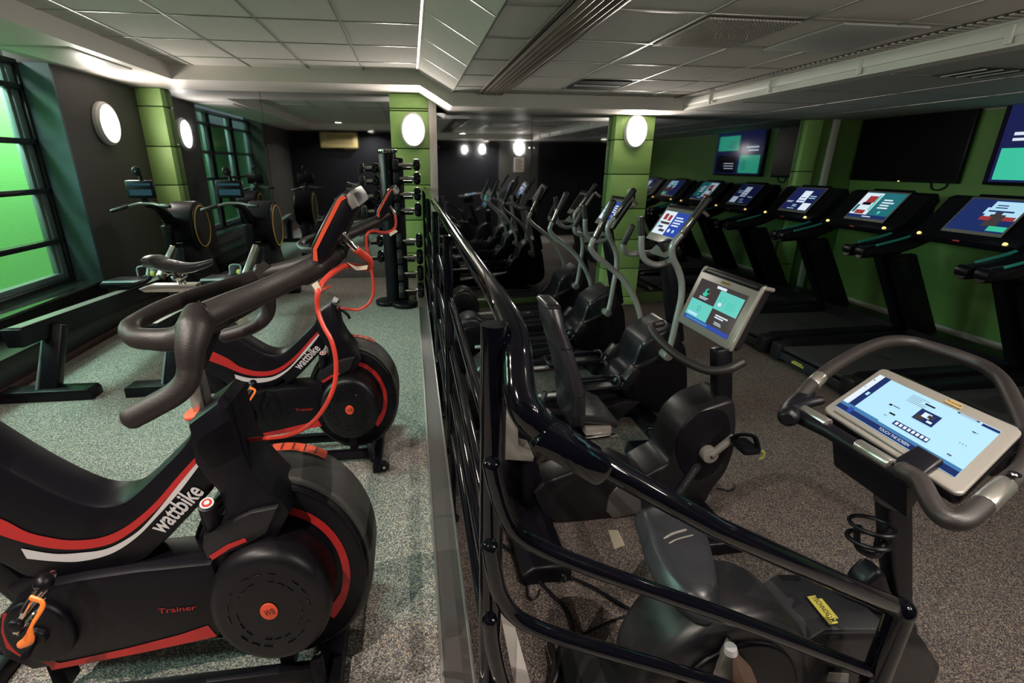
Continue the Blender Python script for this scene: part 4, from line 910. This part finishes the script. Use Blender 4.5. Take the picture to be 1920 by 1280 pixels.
# ================================================================= recumbent bike
t=thing('recumbent_bike',(1.1,2.3,ZR),'dark grey recumbent bike with a padded back seat and mint picture on its screen','exercise bike')
YN=2.15
def Q(u,v,y=YN): return P(u,v,y=y)
m=MB('charcoal_plastic').prism(smooth_loop([Q(u,v) for u,v in ((1205,905),(1225,885),(1255,868),(1266,840),(1276,812),(1292,790),(1318,770),(1348,758),(1376,752),(1382,780),(1382,806),(1378,844),(1362,887),(1337,920),(1300,985),(1262,1000),(1222,960))]),(0,.26,0),.022,4); body=m.build('body_shell',t)
m=MB('black_satin').prism(smooth_loop([Q(u,v,YN-.006) for u,v in ((1268,840),(1285,800),(1315,775),(1345,768),(1365,780),(1370,815),(1362,850),(1340,885),(1305,900),(1278,880))]),(0,.02,0),.004,2); m.build('side_disc',body)
o=P(1288,782,y=2.24); m=MB('yellow'); badge(m,P(1286,783,y=2.27)+V((-.012,0,.014)),(.30,-.9,-.22),(.72,.10,.66),.13,.032); m.build('badge',body)
m=MB('grey_plastic'); a=Q(1268,930,YN-.004);b=Q(1308,872,YN-.004); d=(b-a); u_=V((-d.z,0,d.x)).normalized()*.026
m.prism([a-u_,b-u_,b+d*.08,b+u_,a+u_,a-d*.08],(0,-.003,0)).use('silver_plastic').text('TECHNOGYM',a.lerp(b,.5)+V((0,-.004,0)),d,u_,.022,d.length*.85,off=.001); m.build('side_label',body)
# crank and pedals
c=Q(1328,850,YN-.02); e=Q(1378,817,YN-.05)
m=MB('silver_plastic').cyl(c+V((0,-.03,0)),c+V((0,.06,0)),.045,None,28,.008).bar(c+V((0,-.02,0)),e,.03,.035,(0,1,0),.008).use('black_matte').cyl(c+V((.004,-.036,0)),c+V((.004,-.03,0)),.011,None,16); m.build('crank_arm',t)
m=MB('black_satin').box(e.x-.035,e.x+.055,YN-.19,YN-.06,e.z-.035,e.z+.0,.012).tube([e+V((-.03,-.02,0)),e+V((-.02,-.07,.05)),e+V((.03,-.10,.05)),e+V((.05,-.12,-.01))],.009,8,flat=((0,1,0),2.)).use('yellow').tube([e+V((.05,-.15,-.0)),e+V((.065,-.15,-.02)),e+V((.06,-.15,-.04)),e+V((.045,-.15,-.05))],.006,8); m.build('pedal',t)
f=P(1226,808,y=2.50); m=MB('black_satin').box(f.x-.05,f.x+.04,2.42,2.54,f.z-.03,f.z,.01).tube([f+V((-.05,0,0)),f+V((-.06,-.05,.05)),f+V((0,-.08,.05)),f+V((.04,-.08,0))],.008,8); m.build('pedal',t)
MB('silver_plastic').bar(V((c.x,2.38,c.z)),V((f.x,2.42,f.z)),.03,.03,(0,1,0),.008).build('crank_arm',t)
# beam and feet
m=MB('charcoal_plastic').prism([Q(u,v,2.14) for u,v in ((1000,925),(1020,905),(1110,872),(1165,870),(1225,900),(1225,962),(1140,975),(1050,985),(1020,972))],(0,.18,0),.02,3); m.build('main_beam',t)
m=MB('sleeve_grey').prism([Q(u,v,2.13) for u,v in ((1143,930),(1165,905),(1200,900),(1205,962),(1150,974),(1137,960))],(0,.20,0),.012,3); m.build('beam_sleeve',t)
m=MB('black_satin').prism([(.44,1.74,ZR),(.44,1.74,ZR+.06),(.49,1.74,ZR+.10),(.62,1.74,ZR+.10),(.68,1.74,ZR+.05),(.68,1.74,ZR)],(0,1.1,0),.02,3); m.build('rear_foot',t)
m=MB('black_satin').prism([Q(u,v,2.16) for u,v in ((985,870),(1008,866),(1030,950),(1045,1010),(1000,1010),(985,940))],(0,.22,0),.012); m.build('rear_strut',t)
m=MB('black_satin').prism([(1.38,1.80,ZR),(1.40,1.80,ZR+.08),(1.56,1.80,ZR+.08),(1.62,1.80,ZR)],(0,1.0,0),.02,3); m.build('front_foot',t)
# seat
m=MB('seat_leather')
bk=[(1020,570,1052,583),(1022,610,1060,622),(1027,650,1074,655),(1034,700,1090,708),(1042,740,1099,742),(1052,775,1100,775),(1068,798,1097,794)]
def padring(u0,v0,u1,v1,k,y0,y1):
    a=P(u0,v0,y=y0+.02);b=P(u1,v1,y=y0+.02); x0,x1,z=min(a.x,b.x-.03),b.x,(a.z+b.z)/2
    x0=x1-.075
    r=[]
    for i in range(20):
        a_=2*PI*i/20; r.append(V(((x0+x1)/2+(x1-x0)/2*math.copysign(abs(math.cos(a_))**.45,math.cos(a_)),(y0+y1)/2+(y1-y0)/2*math.copysign(abs(math.sin(a_))**.35,math.sin(a_)),z)))
    return r
widths=[.12,.135,.16,.185,.19,.185,.16]
secs=[padring(*b_,k,2.30-w,2.30+w) for k,(b_,w) in enumerate(zip(bk,widths))]
c0=sum(secs[0],V((0,0,0)))/20; c9=sum(secs[-1],V((0,0,0)))/20
secs=[[c0+(p-c0)*.6+V((0,0,.016)) for p in secs[0]]]+[[c0+(p-c0)*.92+V((0,0,.010)) for p in secs[0]]]+secs+[[c9+(p-c9)*.8+V((0,0,-.02)) for p in secs[-1]]]
m.loft(secs); bk_=m.build('backrest',t,ang=50)
m=MB('black_satin'); 
for k in (1,3,5): 
    s_=secs[k+1]; m.tube([s_[i]+(s_[i]-sum(s_,V((0,0,0)))/20)*.005 for i in range(20)],.003,6,closed=True,smooth=False)
m.build('seat_seam',bk_)
sa=P(1098,792,y=2.12); sb=P(1160,800,y=2.12)
secs=[]
for k in range(11):
    f=k/10; x=sa.x-.03+(sb.x-sa.x+.035)*f; w=.185-.03*f*f; zc=sa.z-.01+.025*math.cos(f*PI)*.5-.03*f**4
    secs.append([V((x,2.30+w*math.copysign(abs(math.cos(a))**.5,math.cos(a)),zc+.032*math.copysign(abs(math.sin(a))**.6,math.sin(a))+.018*abs(math.cos(a))**3)) for a in [2*PI*i/24 for i in range(24)]])
MB('seat_leather').loft(secs).build('seat',t,ang=50)
m=MB('silver_plastic').box(sa.x+.01,sb.x-.03,2.13,2.30,sa.z-.085,sa.z-.04,.008); m.use('chrome').bar((sa.x-.02,2.12,sa.z-.10),(sb.x,2.12,sa.z-.085),.02,.02,(0,0,1),.003); m.build('seat_slider',t)
m=MB('black_satin').bar((sa.x+.04,2.3,sa.z-.08),(sa.x+.02,2.3,ZR+.12),.14,.10,(0,1,0),.02).bar((.52,2.3,.10),(.52,2.3,ZR+.1),.12,.06,(0,1,0),.01).bar((.50,2.3,.16),(sb.x,2.3,sa.z-.09),.08,.05,(0,0,1),.01); m.build('seat_post',t)
m=MB('silver_plastic').prism([P(u,v,y=2.1) for u,v in ((940,785),(958,780),(972,805),(972,850),(1002,858),(1000,866),(940,862))],(0,.30,0),.008); m.build('rear_grab_plate',t)
MB('black_satin').tube([P(1022,735,y=2.05),P(1018,760,y=2.03),P(1035,800,y=2.02),P(1070,830,y=2.05),P(1105,850,y=2.08)],.013,10).build('side_handle',t)
MB('silver_plastic').tube([P(1005,758,y=2.06),P(1020,765,y=2.04),P(1030,775,y=2.04)],.010,10).build('handle_end',t)
# mast, loop handle and console
m=MB('black_satin').bar(P(1352,760,y=2.25),P(1352,650,y=2.28),.10,.075,(0,1,0),.02); m.build('mast',t)
m=MB('dark_rubber').tube([(1.43,2.60,.53),(1.37,2.60,.515),(1.34,2.52,.50),(1.35,2.36,.465),(1.37,2.2,.45),(1.40,2.06,.46),(1.45,1.99,.49),(1.52,1.98,.53)],.022,16); m.build('handle_loop',t)
q=[V((1.50,2.555,.56)),V((1.50,2.075,.56)),V((1.60,2.075,.845)),V((1.60,2.555,.845))]; n=(q[1]-q[0]).cross(q[3]-q[0]).normalized()
c=MB('charcoal_plastic').prism([quad(*q,u,v,u,v,-.075)[0] for u,v in ((0,.05),(.03,0),(.97,0),(1,.05),(1,1.05),(.93,1.12),(.07,1.12),(0,1.05))],n*.068,.02,3).build('console',t)
MB('bezel').prism([quad(*q,u,v,u,v,-.010)[0] for u,v in ((-.01,.03),(.02,-.02),(.98,-.02),(1.01,.03),(1.01,1.0),(-.01,1.0))],n*.012,.005,3).build('screen_bezel',c)
for U in (1.01,-.01): MB('silver_plastic').tube([quad(*q,U,0.0,0,0,-.012)[0],quad(*q,U,.98,0,0,-.012)[0],quad(*q,U,1.07,0,0,-.03)[0],quad(*q,U,1.09,0,0,-.065)[0]],.011,12).build('bezel_edge',c)
MB('black_satin').prism([quad(*q,u,v,u,v,w)[0] for u,v,w in ((.02,1.0,.002),(.98,1.0,.002),(.97,1.12,-.03),(.03,1.12,-.03))],n*-.02,.004).build('screen_hood',c)
q2=[quad(*q,u,v,u,v,.003)[0] for u,v in ((.07,.12),(.92,.12),(.92,.88),(.07,.88))]
g=MB('s_grey').add(q2,[[0,1,2,3]])
art(g,q2,[('s_teal_pale',0,.10,.50,.50),('s_teal_pale',.50,.47,.98,.90),('s_white',.40,.91,.60,.97),('s_blue',0,0,1,.10),('s_mid',.05,.02,.55,.08),('O','s_teal',.26,.76,.06,.07),('O','s_grey',.28,.77,.04,.05),('O','s_teal',.23,.68,.05,.05)]+lines('s_white',.14,.56,.38,.63,2,3,.5)+lines('s_teal',.72,.56,.95,.74,6,4,.3)+[('O','s_white',.60,.60,.035,.045),('O','s_teal',.62,.72,.06,.07),('O','s_teal_pale',.62,.72,.05,.06),('O','s_dteal',.25,.33,.035,.07),('O','s_teal_pale',.25,.33,.028,.06)]+lines('s_white',.62,.30,.88,.40,2,8,.6)+lines('s_white',.66,.16,.86,.24,3,9,.4)+[('s_ice',.06,.13,.28,.20)])
g.build('screen',c,recalc=False)
m=MB('yellow'); m.use('black_matte'); o=quad(*q,.5,.94,.5,.94,.003)[0]; badge(m,o,q[1]-q[0],q[3]-q[0],.07,.020,'cream_dark'); m.build('badge',c)
# ================================================================= upright bike in the foreground
t=thing('upright_bike',(1.2,1.05,ZR),'dark upright bike in the right foreground with a large pale blue screen and looped bars','exercise bike')
YC=1.04
m=MB('charcoal_plastic').ey(.865,-.075,.27,.325,.90,1.14,.05,64,5); d=m.build('crank_housing',t)
m=MB('black_satin').ey(.865,-.075,.20,.245,.885,.905,.01,64); m.build('side_disc',d)
m=MB('charcoal_plastic').prism([(1.02,.92,.04),(1.14,.92,.13),(1.34,.92,.10),(1.52,.92,.02),(1.62,.92,-.10),(1.63,.92,-.26),(1.55,.92,-.40),(1.2,.92,-.43),(.95,.92,-.43),(.8,.92,-.3)],(0,.22,0),.035,4); b=m.build('front_housing',t)
m=MB('grey_plastic').prism([(1.05,.925,.075),(1.14,.925,.137),(1.36,.925,.104),(1.36,.925,.085),(1.14,.925,.115)],(0,.21,0),.006); m.build('top_cover',b)
m=MB('yellow'); a_=P(1524,1117,z=.143);b_=P(1567,1169,z=.143); d_=b_-a_; badge(m,a_.lerp(b_,.5),d_,V((0,0,1)).cross(d_)+V((0,0,.02)),d_.length,.036); m.build('badge',b)
m=MB('silver_plastic').prism([P(1552,1278,y=.905),P(1556,1262,y=.905),P(1592,1264,y=.905),P(1590,1280,y=.905)],(0,.004,0)); m.build('side_label',b)
m=MB('black_satin').prism([P(u,v,y=1.03) for u,v in ((1664,915),(1716,925),(1717,1000),(1716,1190),(1700,1195),(1682,1140),(1672,1060),(1668,980))],(0,.06,0),.02,4).prism(smooth_loop([P(u,v,y=1.0) for u,v in ((1618,1120),(1640,1082),(1662,1076),(1680,1120),(1716,1155),(1722,1200),(1660,1200))]),(0,.07,0),.02,3); m.build('mast',t)
MB('grey_plastic').prism([P(u,v,y=1.026) for u,v in ((1640,922),(1660,933),(1694,944),(1694,962),(1662,952),(1640,938))],(0,.004,0)).build('mast_plate',t)
MB('orange').tube([P(1640,910,y=1.022),P(1660,926,y=1.02),P(1692,938,y=1.02)],.004,8).build('mast_trim',t)
# saddle
S=[(.735,1.33),(.712,1.24),(.690,1.15),(.682,1.06),(.694,.985),(.718,.935),(.755,.920),(.798,.950),(.835,1.01),(.872,1.09),(.905,1.18),(.915,1.26),(.88,1.33),(.81,1.36)]
cc=V((.80,1.13,0)); zt=.30
def sr(k,z): return [V((cc.x+(x-cc.x)*k,cc.y+(y-cc.y)*k,z)) for x,y in S]
m=MB('grey_plastic').loft([smooth_loop(sr(k,z)) for k,z in ((.80,.205),(1.03,.225),(1.06,.240),(1.04,.252),(.97,.265),(.90,.285),(.80,.296),(.6,.300),(.3,.300),(.02,.300))]); s=m.build('saddle',t,ang=60)
m=MB('silver_plastic').tube([(.725,1.155,.293),(.77,1.175,.301),(.83,1.19,.301)],.004,8).tube([(.725,1.130,.293),(.77,1.150,.301),(.84,1.165,.301)],.0025,8); m.build('saddle_ridge',s)
MB('black_satin').bar((.79,1.02,.24),(.80,1.02,.08),.06,.06,(0,1,0),.015).build('seat_post',t)
MB('black_matte').ell((.80,1.02,.205),(.075,0,-.01),(0,.085,0),(0,0,-.05),.01,32).build('post_collar',t)
# cranks, pedals
m=MB('silver_plastic').prism([P(1372,1208,y=.87),P(1384,1216,y=.87),P(1392,1240,y=.87),P(1372,1300,y=.87),P(1335,1300,y=.87),P(1350,1250,y=.87)],(0,.025,0),.005); m.build('crank_arm',t)
m=MB('white_ink').cyl(P(1370,1212,y=.86),P(1370,1222,y=.86),.015,.017,20); m.build('crank_tip',t)
mat('pedal_brown',(.10,.055,.04),.5)
m=MB('pedal_brown').loft([[P(1374,1222,y=.85),P(1384,1224,y=.87),P(1378,1230,y=.85)],[P(1374,1285,y=.85),P(1408,1250,y=.87),P(1400,1290,y=.85)],[P(1372,1320,y=.85),P(1432,1310,y=.87),P(1420,1330,y=.85)]]); m.build('pedal',t)
m=MB('grey_plastic').prism([(.50,.95,ZR),(.50,.95,ZR+.09),(.62,.95,ZR+.12),(.72,.95,ZR+.06),(.72,.95,ZR)],(0,.42,0),.03,3); m.build('rear_foot',t)
m=MB('black_satin').box(1.40,1.56,.70,1.40,ZR,ZR+.08,.02); m.build('front_foot',t)
# bottle cage on the mast
cb=P(1642,1000,y=.99); 
m=MB('black_satin').ring(cb+V((-.02,0,.03)),(.050,0,0),(0,.055,-.01),.006,32,8).ring(cb+V((-.02,0,-.02)),(.045,0,0),(0,.05,-.01),.007,32,8).tube([cb+V((-.062,0,.03)),cb+V((-.06,0,-.0)),cb+V((-.05,-.01,-.04)),cb+V((-.0,-.02,-.06)),cb+V((.03,-.01,-.03))],.009,10).bar(cb+V((.02,.0,.03)),cb+V((.03,0,-.06)),.03,.02,(0,1,0),.004); m.build('bottle_cage',t)
# handlebar loop
HB=[(1494,762,.68),(1503,742,.70),(1520,722,.72),(1545,700,.74),(1580,676,.76),(1625,652,.78),(1665,640,.79),(1705,640,.79),(1750,652,.785),(1800,668,.78),(1848,688,.77),(1880,715,.76),(1902,755,.755),(1922,800,.75),(1932,842,.74),(1918,878,.73),(1880,912,.715),(1838,950,.70),(1810,972,.69),(1785,976,.685),(1760,962,.685),(1742,935,.69),(1722,900,.695),(1690,880,.695)]
m=MB('dark_rubber').tube([P(u,v,z=z) for u,v,z in HB],.0215,18,sub=5); hb=m.build('handlebar',t)
m=MB('black_satin').tube([P(1478,782,z=.68),P(1484,768,z=.68),P(1500,750,z=.69),P(1514,735,z=.70)],[.030,.030,.027,.024],16).tube([P(1482,768,z=.69),P(1510,756,z=.70),P(1540,750,z=.71)],[.022,.018,.014],12); m.build('end_grip',hb)
m=MB('black_satin').tube([P(1492,778,z=.675),P(1555,808,z=.675),P(1620,848,z=.675),P(1690,890,z=.675),P(1710,900,z=.68)],.022,16,smooth=False); m.build('cross_bar',hb)
for a_,b_,r_2 in (((1506,768,.692),(1553,795,.692),.0165),((1608,833,.692),(1672,871,.692),.0165),((1522,721,.7205),(1538,706,.736),.0226),((1843,946,.702),(1884,908,.7165),.0226)): MB('silver').cyl(P(a_[0],a_[1],z=a_[2]),P(b_[0],b_[1],z=b_[2]),r_2,None,24,.002).build('pulse_plate',hb)
m=MB('black_satin').ell(P(1902,890,z=.745),(.012,0,0),(0,.012,0),(0,0,.004),0,20).use('white_ink').box(*sum(([a-.006,a+.006] for a in P(1902,890,z=.75)[:1]),[]),*sum(([a-.0015,a+.0015] for a in P(1902,890,z=.75)[1:2]),[]),.7495,.751).box(*sum(([a-.0015,a+.0015] for a in P(1902,890,z=.75)[:1]),[]),*sum(([a-.006,a+.006] for a in P(1902,890,z=.75)[1:2]),[]),.7495,.751); m.build('plus_button',hb)
# console: corners as seen, a flat tilted tablet
q=[P(1541,766,z=.70),P(1800,930,z=.70),P(1922,806,z=.78)]; n=(q[1]-q[0]).cross(q[2]-q[0]); d_=P(1655,688,z=.5)-CAM; q.append(CAM+d_*((q[0]-CAM).dot(n)/d_.dot(n))); n=(q[1]-q[0]).cross(q[3]-q[0]).normalized()
def rr(u0,v0,u1,v1,r,off=0,asp=1.35):
    out=[]
    for (cu,cv,a0) in ((u1-r/asp,v1-r,0),(u0+r/asp,v1-r,PI/2),(u0+r/asp,v0+r,PI),(u1-r/asp,v0+r,1.5*PI)):
        for k in range(5):
            a=a0+k*PI/8; out.append(quad(*q,cu+r/asp*math.cos(a),cv+r*math.sin(a),0,0,off)[0])
    return out
c=MB('black_satin').prism(rr(.01,.01,.99,1.04,.07,-.045),n*.036,.012,3).prism([P(1560,815,z=.66),P(1700,905,z=.66),P(1720,880,z=.66),P(1640,760,z=.70)],V((.04,0,-.12)),.02,3).build('console',t)
MB('silver_plastic').prism(rr(0,0,1,1.0,.07,-.012),n*.012,.005,3).build('screen_bezel',c)
MB('black_gloss').prism([quad(*q,u,v,0,0,w)[0] for u,v,w in ((.07,.97,.001),(.99,.97,.001),(.98,1.10,-.02),(.06,1.10,-.02))],n*-.02,.004).build('screen_hood',c)
q2=[quad(*q,u,v,0,0,.0006)[0] for u,v in ((.05,.13),(.92,.13),(.92,.86),(.05,.86))]
g=MB('s_ice').add(q2,[[0,1,2,3]])
art(g,q2,[('s_white',0,.17,.055,1),('s_dark_blue',.055,.17,.115,1),('s_ice',.075,.48,.10,.56),
 ('s_dark_blue',0,0,1,.10),('s_mid',0,.10,1,.155),('s_mid',.05,.155,.35,.175),('s_blue',.10,.02,.14,.13),('T','s_white','TOUCH THE SCREEN',.53,.055,.05,.25),
 ('s_dark_blue',.88,.93,1,.975),('s_dark_blue',.70,.955,.86,.98),('s_white',.72,.96,.84,.972),('s_dark_blue',.44,.23,.72,.32),
 ('s_dark_blue',.50,.50,.66,.74),('s_grey',.51,.52,.57,.62),('s_white',.54,.60,.60,.70),('s_white',.60,.54,.64,.58),('s_grey',.58,.62,.63,.68)]
 +[('s_white',.455+.034*k,.245,.478+.034*k,.30) for k in range(8)]
 +lines('s_grey',.36,.74,.52,.92,5,2,.18)+[('s_black',.49,.82,.57,.85),('s_grey',.33,.52,.39,.535),('s_black',.30,.50,.325,.535),('s_black',.36,.36,.41,.39),('s_grey',.34,.29,.37,.30),
 ('s_grey',.875,.74,.90,.76),('s_grey',.905,.745,.915,.755),('s_grey',.87,.48,.88,.49),('s_grey',.89,.48,.90,.49),('s_grey',.91,.48,.92,.49),('s_grey',.87,.22,.90,.24),('s_grey',.02,.8,.035,.82),('s_grey',.02,.6,.035,.61)])
g.build('screen',c,recalc=False)
m=MB('cream_dark'); badge(m,quad(*q,.60,.925,0,0,.0012)[0],q[1]-q[0],q[3]-q[0],.045,.022,'cream_dark'); m.build('badge',c)
m=MB('bezel').tube([quad(*q,.09,.065,0,0,.003)[0],quad(*q,.66,.065,0,0,.003)[0]],.0035,8); m.build('tray_lip',c)
m=MB('black_satin').prism([quad(*q,u,v,0,0,w)[0] for u,v,w in ((.62,-.12,-.012),(.80,-.12,-.012),(.84,.16,.006),(.68,.16,.006))],n*.020,.007,3); m.build('elbow_pad',c)
# ================================================================= leads lying on the lower floor
def lead(pts,r,label,name='floor_cable'):
    m=MB('black_satin').tube([P(u,v,z=ZR+.012+dz) for u,v,dz in pts],r,8,sub=5); tag(m.build(name),label,'cable','loose black leads on the lower floor')
lead([(940,1020,0),(960,1035,0),(990,1050,0),(1000,1075,.01),(1030,1110,.01),(1060,1140,0),(1072,1165,0),(1078,1200,0)],.009,'thick black lead curling down from the tangle near the railing post')
lead([(1005,1060,.02),(1060,1078,.01),(1110,1100,0),(1160,1130,0),(1195,1148,0),(1240,1160,0)],.008,'black lead running from the tangle right towards the big round bike housing')
lead([(1075,1195,0),(1110,1180,0),(1150,1162,0),(1190,1150,0)],.005,'thin black lead branching off in a shallow arc')
lead([(985,1045,.01),(988,1080,.0),(990,1118,0),(1005,1120,0),(1012,1105,0)],.004,'thin black lead hanging in a small hook beside the post')
lead([(1345,915,0),(1370,920,0),(1378,912,0),(1376,905,.0)],.004,'short black lead end beyond the recumbent bike crank')
m=MB('black_plastic')
for k in range(7): m.tube([P(990+6*k,1040+3*k,z=ZR+.02),P(1015+7*k,1052+4*k,z=ZR+.05),P(1040+3*k,1060+5*k,z=ZR+.03),P(1010+4*k,1066+k,z=ZR+.015)],.004,6)
tag(m.build('cable_tangle'),'bundled tangle of black leads on the floor under the second stair rail','cable')
m=MB('black_plastic').tube([P(1030,1210,z=ZR+.02),P(1040,1240,z=ZR+.04),P(1035,1275,z=ZR+.03),P(1020,1310,z=ZR+.02)],.02,10,flat=((0,0,1),.5)).tube([P(1050,1215,z=ZR+.02),P(1048,1250,z=ZR+.04),P(1030,1300,z=ZR+.02)],.012,8); tag(m.build('cable_bundle'),'black taped bundle of leads at the bottom edge below the lowest stair rail','cable')
mat('scuff',(.30,.26,.20),.7)
m=MB('scuff').prism([P(1140,994,z=ZR+.001),P(1158,994,z=ZR+.001),P(1172,1022,z=ZR+.001),P(1152,1030,z=ZR+.001)],(0,0,.003)); tag(m.build('floor_plate'),'small pale plate set in the carpet below the recumbent bike beam','floor plate')
# ================================================================= light and camera
def area(name,loc,to,sx,sy,e,col):
    l=bpy.data.lights.new(name,'AREA'); l.shape='RECTANGLE'; l.size=sx; l.size_y=sy; l.energy=e; l.color=col
    o=bpy.data.objects.new(name,l); COL.objects.link(o); o.location=loc
    o.rotation_euler=(V(to)-V(loc)).to_track_quat('-Z','Y').to_euler(); return o
area('daylight_window',(-3.98,3.4,2.0),(-1.0,3.6,.3),2.8,.7,66,(.74,1.,.96)).data.spread=1.2
area('daylight_boards',(-3.62,6.0,2.5),(-4.1,6.0,1.0),6,.3,95,(.9,1.,.88))
def spotl(x,y,z,e,col=(1,.90,.78),ang=120):
    l=bpy.data.lights.new('spotlight','SPOT'); l.energy=e; l.color=col; l.spot_size=math.radians(ang); l.spot_blend=.8; l.shadow_soft_size=.004
    o=bpy.data.objects.new('spotlight',l); COL.objects.link(o); o.location=(x,y,z-.010); return o
spotl(-1.55,.7,CL,90,ang=170); spotl(1.25,.6,CR,70,ang=170); spotl(4.4,1.4,ZS,30,ang=168); spotl(-.9,-.1,ZL,90,ang=165); spotl(1.9,-.1,ZS,75,ang=165)  # the soffit spots are added fill, no such lamps in view
w=bpy.data.worlds.new('world'); sc.world=w; w.use_nodes=True; w.node_tree.nodes['Background'].inputs[0].default_value=(.35,.45,.5,1); w.node_tree.nodes['Background'].inputs[1].default_value=.3
cam=bpy.data.cameras.new('camera'); co=bpy.data.objects.new('camera',cam); COL.objects.link(co); sc.camera=co
cam.sensor_fit='HORIZONTAL'; cam.sensor_width=36; cam.lens=FPX/1920*36; cam.shift_x=(960-CXP)/1920; cam.shift_y=(CYP-640)/1920; cam.clip_start=.02; cam.clip_end=100
M=Matrix((( RT.x,-DN.x,-FW.x,CAM.x),(RT.y,-DN.y,-FW.y,CAM.y),(RT.z,-DN.z,-FW.z,CAM.z),(0,0,0,1)))
co.matrix_world=M
for o in bpy.data.objects:
    if '_b' in o: del o['_b']
vs=sc.view_settings; vs.view_transform='Standard'; vs.look='None'; vs.exposure=1.15; vs.gamma=1.; vs.use_curve_mapping=False
